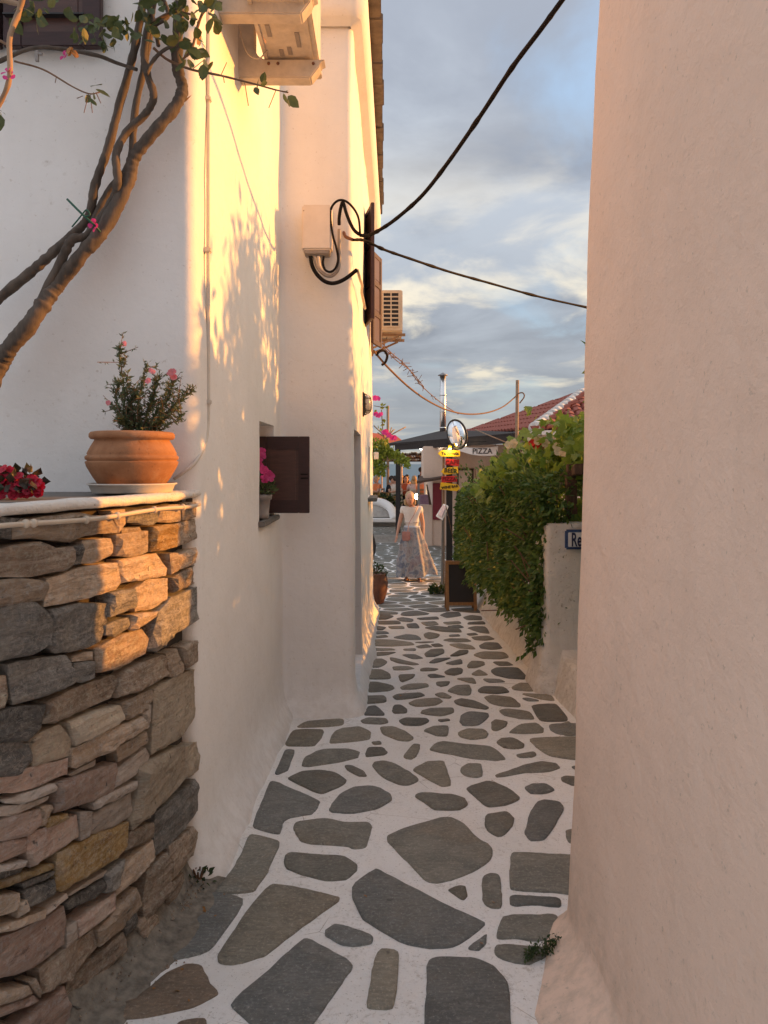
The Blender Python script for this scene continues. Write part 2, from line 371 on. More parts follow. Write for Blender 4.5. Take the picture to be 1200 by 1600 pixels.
def leafmat(name, cols, trans=.35, rough=.5):
    t = NT(name); c = t.ramp(t.island(), [(i/(max(1,len(cols)-1)), k) for i, k in enumerate(cols)])
    oi = t.rand(); hs = t.N.new('ShaderNodeHueSaturation'); t.L.new(c, hs.inputs['Color']); t.L.new(t.rng(oi, 0, 1, .75, 1.25), hs.inputs['Value'])
    c = t.mix(t.math('MULTIPLY', t.rng(t.noise(60, 3, .6), .4, .7), .3), hs.outputs[0], tuple(x*.5 for x in cols[0]))
    t.done(c, rough, spec=.4)
    tr = t.N.new('ShaderNodeBsdfTranslucent'); t.L.new(c, tr.inputs[0]); mx = t.N.new('ShaderNodeMixShader'); mx.inputs[0].default_value = trans
    t.L.new(t.b.outputs[0], mx.inputs[1]); t.L.new(tr.outputs[0], mx.inputs[2]); t.L.new(mx.outputs[0], t.N['Material Output'].inputs[0]); return t.m
M['leaf_vine'] = leafmat('vine_leaf', [(.13,.24,.04), (.20,.31,.05), (.27,.36,.06), (.16,.26,.06)], .45)
M['leaf_hedge'] = leafmat('hedge_leaf', [(.05,.115,.025), (.10,.19,.04), (.17,.25,.055), (.065,.14,.03)], .3)
M['leaf_dark'] = leafmat('dark_leaf', [(.035,.065,.02), (.055,.09,.028), (.08,.11,.035)], .25)
M['leaf_boug'] = leafmat('bougainvillea_leaf', [(.055,.085,.03), (.08,.11,.04), (.12,.13,.045)], .3)
M['leaf_lit'] = leafmat('yellow_green_leaf', [(.20,.26,.03), (.28,.30,.04), (.15,.22,.03)], .45)
M['leaf_grey'] = leafmat('grey_green_leaf', [(.08,.115,.055), (.12,.155,.075), (.10,.125,.065)], .3)
M['leaf_maroon'] = leafmat('maroon_green_leaf', [(.03,.022,.016), (.045,.03,.02), (.03,.035,.018)], .15)
M['leaf_dry'] = leafmat('dry_leaf', [(.35,.17,.05), (.42,.22,.08)], .4)
M['petal_pink'] = leafmat('pink_petal', [(.75,.24,.30), (.85,.33,.33)], .35)
M['petal_magenta'] = leafmat('magenta_petal', [(.62,.03,.22), (.72,.08,.30)], .35)
M['petal_red'] = leafmat('crimson_petal', [(.36,.008,.03), (.46,.014,.05)], .2)
M['petal_white'] = leafmat('white_petal', [(.75,.68,.5), (.8,.75,.6)], .35)
M['petal_scarlet'] = leafmat('scarlet_petal', [(.6,.02,.03), (.7,.03,.03)], .25)
def cloth(name, cols, scale=6):
    t = NT(name); c = t.ramp(t.noise(scale, 5, .6, dist=.8), [(0.25+.5*i/(max(1,len(cols)-1)), k) for i, k in enumerate(cols)])
    return t.done(c, .85, t.bump(t.noise(200, 2, .5), .2, .002), spec=.2)
M['skin'] = simple('skin', (.52,.29,.20), .55, var=.08, bump=.05)
M['hair_blond'] = simple('blond_hair', (.52,.36,.19), .6, var=.35, stretch=(40,40,4), bs=60)
M['hair_dark'] = simple('dark_hair', (.025,.016,.012), .5, var=.3)
M['white_top'] = cloth('white_knit', [(.66,.60,.54), (.74,.69,.63)])
M['skirt'] = cloth('pastel_skirt', [(.11,.14,.20), (.26,.21,.22), (.33,.33,.33), (.14,.17,.23), (.28,.24,.25)], 8)
M['belt'] = cloth('pale_blue_belt', [(.42,.48,.56), (.5,.55,.6)])
M['pink_leather'] = simple('rose_leather', (.45,.22,.19), .5)
M['sandal'] = simple('tan_sandal', (.22,.10,.06), .6)
M['orange_shirt'] = cloth('orange_shirt', [(.72,.19,.07), (.8,.26,.1)])
M['black_shirt'] = cloth('black_shirt', [(.012,.012,.016), (.02,.02,.025)])
M['rust_top'] = cloth('rust_top', [(.45,.10,.06), (.5,.16,.08)])
M['pink_top'] = cloth('pale_pink_top', [(.62,.45,.42), (.68,.52,.48)])
M['check'] = cloth('violet_check_cloth', [(.20,.13,.20), (.35,.22,.26)], 14)
M['dark_eye'] = simple('dark_eye', (.02,.015,.012), .3)
M['lips'] = simple('lips', (.42,.12,.10), .5)
def emit(name, col, s):
    return NT(name).done(col, .5, emit=col, es=s)
M['bulb_warm'] = emit('warm_bulb', (1.0,.78,.42), 9); M['bulb_white'] = emit('white_bulb', (1.0,.95,.85), 9); M['bulb_red'] = emit('red_bulb', (1.0,.12,.1), 2.5)

# ------------------------------------------------------------------ wall builder: a plan path swept up, with recesses
def plan(corners, step=.09):
    """corners: (x, y, radius). returns list of (x, y, nx, ny, s)"""
    P = [Vector((c[0], c[1])) for c in corners]; out = []
    def seg(a, b):
        n = max(1, int((b-a).length/step))
        return [a+(b-a)*i/n for i in range(n+1)]
    cur = P[0]; pts = []
    for i in range(1, len(P)):
        if i < len(P)-1:
            r = corners[i][2]; d1 = (P[i]-P[i-1]).normalized(); d2 = (P[i+1]-P[i]).normalized()
            a, b = P[i]-d1*r, P[i]+d2*r; pts += seg(cur, a)
            for k in range(1, 7):
                t = k/7; pts.append(a*(1-t)**2+P[i]*2*t*(1-t)+b*t*t)
            cur = b
        else: pts += seg(cur, P[i])
    q = [pts[0]]
    for p in pts[1:]:
        if (p-q[-1]).length > .003: q.append(p)
    return q
def refine(q, breaks):
    """insert points at arclengths nearest to break points"""
    out = list(q)
    for b in breaks:
        b = Vector(b[:2]); best = None
        for i in range(len(out)-1):
            a, c = out[i], out[i+1]; d = c-a; t = max(0, min(1, (b-a).dot(d)/d.length_squared)); p = a+d*t
            e = (p-b).length
            if best is None or e < best[0]: best = (e, i, t, p)
        e, i, t, p = best
        if t < .15: out[i] = p
        elif t > .85: out[i+1] = p
        else: out.insert(i+1, p)
    return out
def sweep_wall(q, zs, off, openings=(), amp=.012, seed=0):
    """openings: (pa, pb, z0, z1, depth)"""
    br = [p for o in openings for p in (o[0], o[1])]; q = refine(q, br)
    zs = sorted(set([z for z in zs if all(abs(z-zz) > .03 for o in openings for zz in (o[2], o[3]))] + [zz for o in openings for zz in (o[2], o[3])]))
    n = len(q); nor = []
    for i in range(n):
        d = (q[min(i+1,n-1)]-q[max(i-1,0)]).normalized(); nor.append(Vector((d.y, -d.x)))
    def near(p):
        p = Vector(p[:2]); return min(range(n), key=lambda i: (q[i]-p).length)
    ops = [(near(o[0]), near(o[1]), zs.index(o[2]), zs.index(o[3]), o[4]) for o in openings]
    mb = MB(); vs = []
    def pt(i, j, back=0):
        x, y, z = q[i].x, q[i].y, zs[j]; p3 = Vector((x, y, z+seed))
        d = off(x, y, z) + amp*(nz(p3, 1.1)+.45*nz(p3, 3.1)+.2*nz(p3, 8)) - back
        return Vector((x+nor[i].x*d, y+nor[i].y*d, z))
    for j in range(len(zs)):
        for i in range(n): vs.append(pt(i, j))
    fs = []
    for j in range(len(zs)-1):
        for i in range(n-1):
            if any(a <= i < b and c <= j < d for a, b, c, d, _ in ops): continue
            fs.append((j*n+i, j*n+i+1, (j+1)*n+i+1, (j+1)*n+i))
    mb.add(vs, fs, True)
    for a, b, c, d, dep in ops:
        rim = [(i, c) for i in range(a, b)]+[(b, j) for j in range(c, d)]+[(i, d) for i in range(b, a, -1)]+[(a, j) for j in range(d, c, -1)]
        m = len(rim); front = [pt(i, j) for i, j in rim]; mid_ = [pt(i, j, .02) for i, j in rim]; back = [pt(i, j, dep) for i, j in rim]
        mb.add(front+back, [(k, m+k, m+(k+1)%m, (k+1)%m) for k in range(m)], False)
        mb.add(back, [tuple(range(m))], False)
    me = bpy.data.meshes.new('wall'); me.from_pydata(mb.v, [], mb.f); me.polygons.foreach_set('use_smooth', mb.sm); me.update()
    return me
def frange(a, b, s):
    n = int(round((b-a)/s)); return [a+(b-a)*i/n for i in range(n+1)]

# ------------------------------------------------------------------ setting: ground, sea
def lane_ground():
    xs = [-40,-12,-5,-3] + frange(-2.2, 3.0, .1) + [4,6,12,40]; ys = [-12,-6,-3,-1]+frange(0, 12, .12)+frange(12.5, 21, .5)
    ys = sorted(set(ys+[15.0])); mb = MB(); n = len(xs)
    vs = [(x, y, gz(y)+(.006*nz((x,y,0),1.7)+.003*nz((x,y,3),6) if 0 < y < 14 else 0)) for y in ys for x in xs]
    mb.add(vs, [(j*n+i, j*n+i+1, (j+1)*n+i+1, (j+1)*n+i) for j in range(len(ys)-1) for i in range(n-1)], True)
    return tag(mb.build('lane', M['joint']), 'whitewashed lane with dark stone paving between the houses', kind='structure')
lane = lane_ground()
Z1, Z2 = -.445, -.13
mb = MB(); mb.box((0, 22.6, (Z1-1.2)/2), (44, 3.2, Z1+1.2)); 
tag(mb.build('lower_step', M['step'], bevel=.015), 'low painted step across the end of the lane', kind='structure')
mb = MB(); mb.box((0, 29.5, (Z2-1.2)/2-.1), (44, 11, Z2+1.4)); 
tag(mb.build('terrace', M['step'], bevel=.015), 'raised restaurant terrace above the sea', kind='structure')
t = NT('sea_water'); t.done(t.mix(t.rng(t.noise(.02, 4), .3, .7), (.015,.075,.13), (.02,.09,.15)), .35, t.bump(t.noise(.35, 4), .25, 1.0), spec=.4)
mb = MB(); mb.add([(-9000,36,-14),(9000,36,-14),(9000,15000,-14),(-9000,15000,-14)], [(0,1,2,3)])
tag(mb.build('sea', t.m), 'blue sea beyond the terrace', kind='structure')
t = NT('dry_hillside'); t.done(t.mix(t.rng(t.noise(.4, 5), .35, .7), (.20,.17,.11), (.10,.11,.06)), .95)
mb = MB(); mb.add([(-60,-60,-1.6),(60,-60,-1.6),(60,34,-1.6),(-60,34,-1.6),(60,60,-15),(-60,60,-15)], [(0,1,2,3),(3,2,4,5)])
tag(mb.build('hillside', t.m), 'dry hillside under the village', kind='structure')

# ------------------------------------------------------------------ paving stones
Z5 = lambda x, y: (300+x/3.75, 1200+y/3.75)
Z6 = lambda x, y: (600+x/3.75, 1200+y/3.75)
Z4 = lambda x, y: (280+x/3.75, 1080+y/3.75)
Z7 = lambda x, y: (540+x/3.158, 900+y/3.158)
Z0 = lambda x, y: (x/2.667, 1160+y/2.667)
ZP = lambda x, y: (x, y)
PAV = [
(Z5,'460,85 500,90 640,150 750,200 720,255 700,275 570,295 535,320 520,392 352,350 400,230'),
(Z5,'335,390 520,437 470,540 440,615 365,725 240,735 130,735 195,660 250,580 300,490'),
(Z0,'890,625 1025,655 880,870 740,905 690,900 720,800 790,700'),
(Z5,'460,685 650,715 850,765 855,780 700,890 540,1010 430,1100 300,1140 220,1152 160,1140 158,1090 250,960 350,810'),
(Z5,'610,320 790,297 900,325 1030,320 1050,350 1015,475 950,480 900,460 680,445 640,430 600,370'),
(Z5,'560,500 760,515 890,520 965,570 965,605 890,660 780,660 650,630 560,595 543,560'),
(Z5,'803,245 870,155 950,115 1070,110 1160,155 1170,190 1080,240 940,268 820,260'),
(Z5,'555,65 640,25 750,15 840,30 905,75 890,100 770,152 740,150 640,105'),
(Z5,'835,920 900,930 1040,980 1060,1005 1040,1030 940,1048 860,1030 785,985 782,960'),
(Z5,'665,1000 780,1060 945,1160 880,1260 800,1370 700,1510 640,1620 430,1560 225,1390 340,1280 450,1190 560,1090'),
(ZP,'593,1484 625,1487 617,1579 572,1576 577,1547 583,1507'),
(Z0,'700,960 780,930 840,940 870,1010 915,1050 800,1110 600,1150 480,1160 470,1110 600,1050'),
(Z0,'750,1165 850,1155 870,1200 840,1260 700,1250'),
(Z6,'25,405 130,355 230,330 330,298 400,298 470,340 530,410 628,470 625,540 500,620 380,665 310,678 250,665 130,545 30,440'),
(ZP,'589,1360 553,1384 552,1403 567,1435 600,1456 635,1475 672,1481 701,1480 715,1475 761,1444 707,1421 651,1392 600,1367'),
(Z6,'180,165 220,148 400,160 470,180 490,215 440,245 300,245 240,205'),
(Z6,'475,120 600,82 650,88 740,130 800,180 720,215 610,228 560,190'),
(Z6,'822,115 870,98 950,95 1003,130 950,150 860,155'),
(Z6,'1035,60 1060,50 1150,55 1150,110 1100,105 1045,80'),
(Z6,'600,275 720,258 765,300 740,360 690,405 660,405 600,360 590,320'),
(Z6,'890,210 940,190 1030,205 1055,240 1000,340 940,425 860,428 825,385 850,290'),
(Z6,'1065,370 1100,362 1150,360 1150,445 1090,445 1070,420'),
(Z6,'750,500 900,505 1100,520 1150,525 1150,745 1000,730 800,722 740,715 742,600'),
(Z6,'741,750 860,755 1035,770 1030,820 900,808 780,815 742,808'),
(Z6,'700,880 760,868 880,868 1000,865 1025,890 1020,945 1045,975 930,1015 870,1018 780,1005 665,1005 665,950'),
(Z6,'660,1045 720,1038 880,1050 940,1060 960,1100 860,1155 760,1145 700,1130 650,1100'),
(Z6,'370,720 440,692 480,700 490,745 470,782 440,770'),
(Z6,'573,650 620,625 675,630 690,740 688,828 620,825 580,790'),
(Z6,'480,1065 605,975 600,1035 560,1073'),
(Z6,'270,1130 320,1115 530,1120 640,1170 725,1270 735,1500 740,1620 245,1620 250,1300 258,1170'),
(ZP,'582,1198 585,1192 600,1190 618,1195 640,1207 655,1219 640,1227 624,1227 597,1215'),
(ZP,'643,1204 667,1191 694,1190 699,1206 705,1228 688,1229 672,1220'),
(Z7,'570,950 600,930 670,930 675,990 640,998 590,990 568,970'),
(Z7,'740,985 800,965 880,935 970,918 1040,930 1055,950 1000,970 880,975 800,990 750,995'),
(Z7,'1110,945 1130,940 1150,945 1150,965'),
(Z7,'905,805 1130,797 1180,800 1180,905 1125,905 1010,890 950,850'),
(Z7,'840,885 930,870 940,885 920,898 860,900'),
(Z7,'745,825 770,805 830,802 878,830 875,848 830,855 780,850'),
(Z7,'420,860 450,830 480,820 600,835 720,845 785,905 740,915 620,905 480,875'),
(Z7,'285,890 335,832 368,835 350,890 325,908 300,905'),
(Z7,'100,885 110,850 180,848 205,872 190,885 105,895'),
(Z4,'970,440 1010,438 1080,470 1100,500 1050,500 980,465'),
(Z7,'125,822 170,818 178,832 140,835'),
(Z7,'170,750 230,745 290,765 335,800 310,815 260,812 190,785'),
(Z7,'385,765 430,745 510,742 500,790 450,788'),
(Z7,'555,775 600,757 680,760 700,780 690,800 620,808 570,795'),
(Z7,'720,725 740,712 800,722 790,745 750,765 722,760'),
(Z7,'805,775 860,735 940,728 975,755 970,778 880,780'),
(Z7,'1005,735 1120,732 1170,735 1170,790 1050,785 1015,765'),
(Z7,'915,640 1040,633 1095,705 1085,720 960,718'),
(Z7,'760,665 800,658 905,670 930,708 860,708 780,690'),
(Z7,'565,720 570,690 610,672 700,680 705,695 660,735 620,740 580,738'),
(Z7,'380,665 420,655 530,653 530,675 470,692 400,685 372,678'),
(Z7,'265,715 290,702 400,705 410,720 370,738 290,738'),
(Z7,'75,715 110,702 200,705 208,725 180,732 90,728'),
(Z7,'95,680 110,648 150,642 190,680 185,690 95,688'),
(Z7,'230,665 240,640 270,638 305,660 300,678 240,680'),
(Z4,'880,310 910,240 950,222 1060,210 1120,245 1110,285 1000,300'),
(Z7,'455,712 510,708 515,715 470,720'),
(Z7,'310,630 350,612 460,605 475,622 440,640 350,645'),
(Z7,'535,620 570,608 640,620 705,650 690,660 620,650 560,640'),
(Z7,'685,600 720,592 820,600 860,635 855,648 780,645 720,632'),
(Z7,'870,605 910,605 960,618 900,620'),
(Z7,'862,582 1015,590 1030,618 960,610'),
(Z7,'820,550 860,530 940,535 975,570 900,570 830,562'),
(Z7,'235,595 260,585 370,578 390,592 330,605 250,612'),
(Z7,'75,615 85,595 190,592 200,610 195,625 80,633'),
(Z7,'440,585 480,577 525,598 510,605 470,602'),
(Z7,'500,568 545,543 610,540 620,565 612,590 560,588'),
(Z7,'655,565 680,547 780,550 808,575 740,583 665,578'),
(Z7,'85,560 92,528 150,525 225,540 238,555 215,568 120,575'),
(Z7,'272,550 310,535 400,532 408,548 350,560 280,562'),
(Z7,'447,525 515,522 505,540 470,548 450,540'),
(Z7,'675,510 760,512 790,525 710,528'),
(Z7,'545,508 630,505 645,533 600,525'),
(Z7,'262,490 345,488 330,505 280,525 268,515'),
(Z7,'405,490 440,486 495,500 420,505'),
(Z7,'100,500 102,465 180,465 215,485 220,508 110,510'),
(Z7,'720,470 745,455 850,455 885,495 880,510 800,505 740,490'),
(Z7,'620,485 660,462 705,490 640,492'),
(Z7,'490,475 520,458 575,457 575,480 540,492 500,488'),
(Z7,'370,460 400,455 460,460 440,470 372,472'),
(Z7,'232,450 310,448 340,460 290,467 240,465'),
(Z7,'97,430 105,412 180,412 203,425 190,440 160,452 100,450'),
(Z7,'222,405 260,412 365,437 330,442 260,432 225,418'),
(Z7,'410,430 440,410 520,405 480,420 440,432'),
(Z7,'600,445 620,422 680,425 685,440 640,455 605,455'),
(Z7,'490,432 570,412 575,435 530,440'),
(Z7,'725,425 800,425 828,442 760,445'),
(Z7,'632,390 680,375 780,378 803,400 760,410 680,408'),
(Z7,'275,390 340,388 385,408 330,412'),
(Z7,'390,385 420,365 480,362 485,380 440,398 400,400'),
(Z7,'515,395 560,368 605,368 600,382 550,395'),
(Z7,'660,345 690,330 750,332 772,358 720,365 670,358'),
(Z7,'112,385 170,377 250,378 200,392 115,398'),
(Z7,'118,370 115,358 230,360 245,368'),
(Z7,'120,335 150,315 230,318 320,330 335,343 220,348 125,345'),
(Z7,'285,362 345,360 345,372 290,370'),
(Z7,'510,340 560,335 620,345 640,362 560,358'),
(Z7,'480,318 520,310 600,312 620,325 540,330'),
(Z7,'235,305 300,290 350,295 375,315 300,315'),
(Z7,'385,290 410,280 465,290 450,305 415,312 395,305'),
(Z7,'620,303 700,297 735,312 690,320 640,318'),
(Z7,'600,258 640,250 690,252 710,285 660,280'),
(Z7,'605,230 680,225 690,238 605,240'),
(Z7,'580,205 620,195 670,202 672,218 600,218'),
(Z7,'135,240 140,225 260,222 270,240'),
(Z7,'140,200 170,188 240,198 200,215 140,215'),
(Z7,'250,212 280,205 335,215 325,228 275,225'),
(Z7,'300,240 350,235 365,258 310,258'),
(Z7,'370,230 440,225 460,240 400,248'),
(Z7,'390,258 440,248 560,262 570,280 470,275'),
(Z7,'130,258 150,248 200,255 180,268 135,266'),
(Z7,'135,275 200,275 215,285 140,288'),
(Z7,'210,250 285,250 290,262 225,262'),
(Z7,'465,195 500,180 560,180 570,198 500,208'),
(Z7,'350,210 450,202 460,215 370,218'),
(Z7,'340,330 400,325 440,327 380,333'),
(Z7,'345,350 400,340 430,352 370,360'),
(Z7,'420,340 460,335 485,348 440,352'),
(Z7,'510,293 560,290 565,300 515,302'),
(Z7,'595,287 640,283 655,292 610,296'),
(Z7,'133,300 200,293 210,303 140,308'),
(Z7,'480,230 560,225 570,235 500,240'),
(Z7,'500,250 560,242 585,255 540,262'),
(Z4,'695,210 750,178 960,165 955,200 860,210 710,217'),
(Z4,'625,310 670,230 845,228 830,280 790,325 640,322'),
(Z4,'560,485 620,345 680,350 655,415 640,465 580,490'),
(Z4,'720,440 740,390 830,345 990,342 1055,360 1045,395 940,420 760,445'),
(ZP,'872,1134 889,1128 900,1140 900,1150 880,1150'),
]
def round_poly(pts, cut=.16, it=2):
    for _ in range(it):
        out = []
        n = len(pts)
        for i in range(n):
            a, b = pts[i], pts[(i+1)%n]; out += [a.lerp(b, cut), a.lerp(b, 1-cut)]
        pts = out; cut = .25
    return pts
def stone_mesh(pts, h=.006, bev=.008, rim=.004):
    """pts: 3D outline roughly on the ground; returns mesh around its centroid with a rounded rim"""
    c = sum(pts, Vector())/len(pts); n = len(pts); vs = []
    ins = []
    for p in pts:
        d = p-c; l = d.length; ins.append(c+d*max(.3, (1-bev/max(l,1e-3))))
    for p in pts: vs.append(p-c+Vector((0,0,-.02)))
    for p in pts: vs.append(p-c+Vector((0,0,h*.35)))
    for p in ins: vs.append(p-c+Vector((0,0,h)))
    for p in ins: 
        q = c+(p-c)*.5; vs.append(q-c+Vector((0,0,h+rim*nz(p,9))))
    vs.append(Vector((0,0,h)))
    fs = []
    for r in range(3):
        fs += [(r*n+i, r*n+(i+1)%n, (r+1)*n+(i+1)%n, (r+1)*n+i) for i in range(n)]
    fs += [(3*n+i, 3*n+(i+1)%n, 4*n) for i in range(n)]
    me = bpy.data.meshes.new('paving_stone'); me.from_pydata([tuple(v) for v in vs], [], fs); me.update()
    me.polygons.foreach_set('use_smooth', [True]*len(fs)); return me, c
def parse(tr, s): return [tr(*map(float, q.split(','))) for q in s.split()]
pav_polys = []
def fix_ccw(p):
    a = sum(p[i].x*p[(i+1)%len(p)].y-p[(i+1)%len(p)].x*p[i].y for i in range(len(p))); return p if a > 0 else p[::-1]
for tr, s in PAV:
    pts = fix_ccw([G(u, v) for u, v in parse(tr, s)])
    pts = round_poly(pts, .14, 2)
    cc = sum(pts, Vector())/len(pts); kk = 1.03 if cc.y < 4.5 else (1.06 if cc.y < 6.5 else 1.08); pts = [cc+(p-cc)*kk for p in pts]
    pts = [p+Vector((.004*nz(p, 25), .004*nz(p+Vector((5,5,5)), 25), 0))+Vector((.003*nz(p,70),.003*nz(p+Vector((3,9,5)),70),0)) for p in pts]
    pav_polys.append(pts)
# farther cobbles: jittered cells
def voronoi(sites, bounds, shrink):
    out = []
    for i, s in enumerate(sites):
        x0, x1, y0, y1 = bounds; poly = [Vector((x0,y0)), Vector((x1,y0)), Vector((x1,y1)), Vector((x0,y1))]
        nb = sorted((j for j in range(len(sites)) if j != i), key=lambda j: (sites[j]-s).length_squared)[:18]
        for j in nb:
            d = sites[j]-s; m = (sites[j]+s)/2 - d.normalized()*shrink*random.uniform(.7,1.3); new = []
            for k in range(len(poly)):
                a, b = poly[k], poly[(k+1)%len(poly)]; da, db = (a-m).dot(d), (b-m).dot(d)
                if da <= 0: new.append(a)
                if da*db < 0: new.append(a+(b-a)*(da/(da-db)))
            poly = new
            if len(poly) < 3: break
        out.append(poly)
    return out
def left_edge(y): return -.13 if y < 10.4 else -2.6
def right_edge(y): return 1.22 if y < 12.2 else (1.9 if y < 14.5 else 2.6)
far_polys = []
def scatter(y0, y1, x0f, x1f, dx, dy):
    sites = []; y = y0; row = 0
    while y < y1:
        x = x0f(y)+ (dx*.5 if row%2 else 0)
        while x < x1f(y):
            sites.append(Vector((x+random.uniform(-.3,.3)*dx, y+random.uniform(-.3,.3)*dy))); x += dx*random.uniform(.8,1.25)
        y += dy; row += 1
    return sites
sites = scatter(9.7, 20.9, left_edge, right_edge, .42, .34)
tcs = [sum(p, Vector())/len(p) for p in pav_polys]
near_ = [Vector((c_.x, c_.y)) for c_ in tcs if c_.y > 8.5]
sites = [q for q in sites if q.y > 10.5 or all((q-c_).length > .33 for c_ in near_)]
nfar = len(sites)
for s, poly in zip(sites, voronoi(sites+near_, (-2.7, 2.7, 9.6, 20.93), .026)[:nfar]):
    if len(poly) < 3: continue
    far_polys.append(([Vector((p.x, p.y, gz(p.y))) for p in poly], s.y))
for poly, zz in ((scatter(21.15, 23.9, lambda y: -2.5, lambda y: 2.6, .5, .4), Z1),):
    for s, p in zip(poly, voronoi(poly, (-2.6, 2.7, 21.08, 23.95), .03)):
        if len(p) >= 3: far_polys.append(([Vector((q.x, q.y, zz+.003)) for q in p], s.y))
far_polys.sort(key=lambda t: t[1])
cnt = 0; rest = MB()
for pts in pav_polys:
    me, c = stone_mesh(pts); cnt += 1
    obj('paving_stone', me, M['paver_rust'] if cnt in (12,13) else random.choice([M['paver_brown'], M['paver'], M['paver'], M['paver_blue']]), lane, loc=c+Vector((0,0,random.uniform(.002,.004))), world=False, rot=(random.gauss(0,.0025),random.gauss(0,.0025),0))
for pts, _ in far_polys:
    pts = round_poly(fix_ccw(pts), .2, 1)
    if cnt < 295:
        me, c = stone_mesh(pts, .006, .02); cnt += 1
        obj('paving_stone', me, M['paver_brown'] if random.random() < .3 else M['paver'], lane, loc=c, world=False)
    else:
        n = len(pts); c = sum(pts, Vector())/n
        rest.add([p+Vector((0,0,-.01)) for p in pts]+[p+Vector((0,0,.006)) for p in pts]+[c+Vector((0,0,.008))], [(i,(i+1)%n,n+(i+1)%n,n+i) for i in range(n)]+[(n+i,n+(i+1)%n,2*n) for i in range(n)])
if rest.v: tag(rest.build('far_paving_stone', M['paver'], lane), kind='stuff')

# ------------------------------------------------------------------ the white house on the left
HQ = plan([(-4.2,3.08,0), (-.79,3.08,.07), (-.755,5.39,.05), (-.235,5.42,.05), (-.165,10.35,.07), (-4.0,10.6,0)])
def house_off(x, y, z):
    h = z-gz(y); d = (.11+.02*nz((x,y*2,3),3))*max(0, 1-max(0,h)/.24)**2 if h > -.2 else .11
    return d + max(0, (3.0-z))*.004
house = empty('white_house', (-2.4, 6.5, 0), 'white plastered house along the left of the lane, shutters dark brown', 'house')
WIN_A = ((-.77,4.5), (-.76,5.085), 1.245, 1.86, .16)
DOOR_C = ((-.235,5.6), (-.22,6.7), -.14, 1.86, .22)
WIN_C = ((-.20,8.5), (-.19,9.25), 1.20, 1.80, .18)
WIN_U = ((-.2,7.80), (-.185,8.88), 3.06, 4.22, .14)
me = sweep_wall(HQ, frange(-1.2, 5.15, .11), house_off, [WIN_A, DOOR_C, WIN_C, WIN_U], amp=.013)
obj('wall', me, M['plaster'], house)
# cornice along the eaves, stone slabs over it
q = plan([(-.81,5.37,0), (-.225,5.37,.03), (-.15,10.4,0)])
mb = MB(); prof = [(-.02,4.80),(.06,4.83),(.10,4.90),(.105,5.02),(.10,5.10),(-.3,5.12)]; n = len(q)
for i in range(n):
    d = (q[min(i+1,n-1)]-q[max(i-1,0)]).normalized(); nn = Vector((d.y,-d.x))
    for o, z in prof: mb.v.append((q[i].x+nn.x*o, q[i].y+nn.y*o, z+.03*(q[i].y-5.4)/5))
m = len(prof)
for i in range(n-1):
    for k in range(m-1): mb.f.append((i*m+k, (i+1)*m+k, (i+1)*m+k+1, i*m+k+1)); mb.sm.append(k not in (0,4))
mb.build('cornice', M['plaster'], house)
y = 5.12
while y < 10.5:
    d = random.uniform(.28,.5); mb = MB(); e = -.012+random.uniform(-.012,.012)
    mb.box(((-1.6+e)/2, y+d/2, 5.16+.03*(y-5.4)/5+random.uniform(-.006,.006)), (1.6+e, d-.012, random.uniform(.04,.06)), rot=random.uniform(-.012,.012))
    mb.build('roof_slab', M['slate'], house, bevel=.006); y += d
# roof over the front part, out of view above the picture
mb = MB(); mb.box((-2.45, 4.2, 5.2), (3.3, 2.3, .1)); mb.build('roof', M['slate'], house)
mb = MB(); mb.box((-2.9, 8.0, 5.19), (2.5, 5.2, .06)); mb.build('roof', M['slate'], house)
# small window on the near wall: sill, open shutter
mb = MB(); mb.box((-.825, 4.80, 1.228), (.20, .66, .034)); s_ = mb.build('window_sill', M['sill'], house, bevel=.006)
def shutter_leaf(name, w_, h_, org, ax, nrm, panels, parent, mat):
    """leaf in the plane of ax x Z starting at org; rails, stiles proud of sunk panels"""
    org, ax, nrm = Vector(org), Vector(ax).normalized(), Vector(nrm).normalized(); z = Vector((0,0,1)); mb = MB()
    def bx(a0, a1, z0, z1, d0, d1, m_=None):
        (m_ or mb).add([org+ax*a+z*zz+nrm*d for a in (a0,a1) for zz in (z0,z1) for d in (d0,d1)], [(0,1,3,2),(4,6,7,5),(0,4,5,1),(2,3,7,6),(0,2,6,4),(1,5,7,3)])
    st = min(.075, w_*.2); t_ = .017
    bx(0, st, 0, h_, -t_, t_); bx(w_-st, w_, 0, h_, -t_, t_)
    ys_ = [0]+[h_*(i+1)/panels for i in range(panels)]
    rail = .09 if panels == 1 else .06
    for i, yy in enumerate(ys_):
        a, b = max(0, yy-(rail/2 if 0 < i < panels else rail)), min(h_, yy+(rail/2 if 0 < i < panels else rail))
        if i == 0: a, b = 0, rail
        if i == panels: a, b = h_-rail, h_
        bx(st, w_-st, a, b, -t_+.001, t_-.001)
    lf = mb.build(name, mat, parent, bevel=.003)
    for i in range(panels):
        p_ = MB(); a, b = ys_[i]+rail*.5, ys_[i+1]-rail*.5
        bx(st-.005, w_-st+.005, a, b, -.006, .006, p_); bx(st+.02, w_-st-.02, a+.025, b-.025, -.010, .010, p_)
        p_.build('panel', M['maroon_panel'] if mat is M['maroon_wood'] else mat, lf, bevel=.002)
    return lf
x0 = W(400, 0, 5.055).x; x1 = W(483.5, 0, 5.055).x; zt = W(0, 682, 5.055).z; zb = W(0, 801.5, 5.055).z
lf = shutter_leaf('shutter', x1-x0, zt-zb, (x0, 5.055, zb), (1,0,0), (0,-1,0), 1, house, M['maroon_wood'])
lf['label'] = 'dark maroon shutter leaf standing open square to the wall'
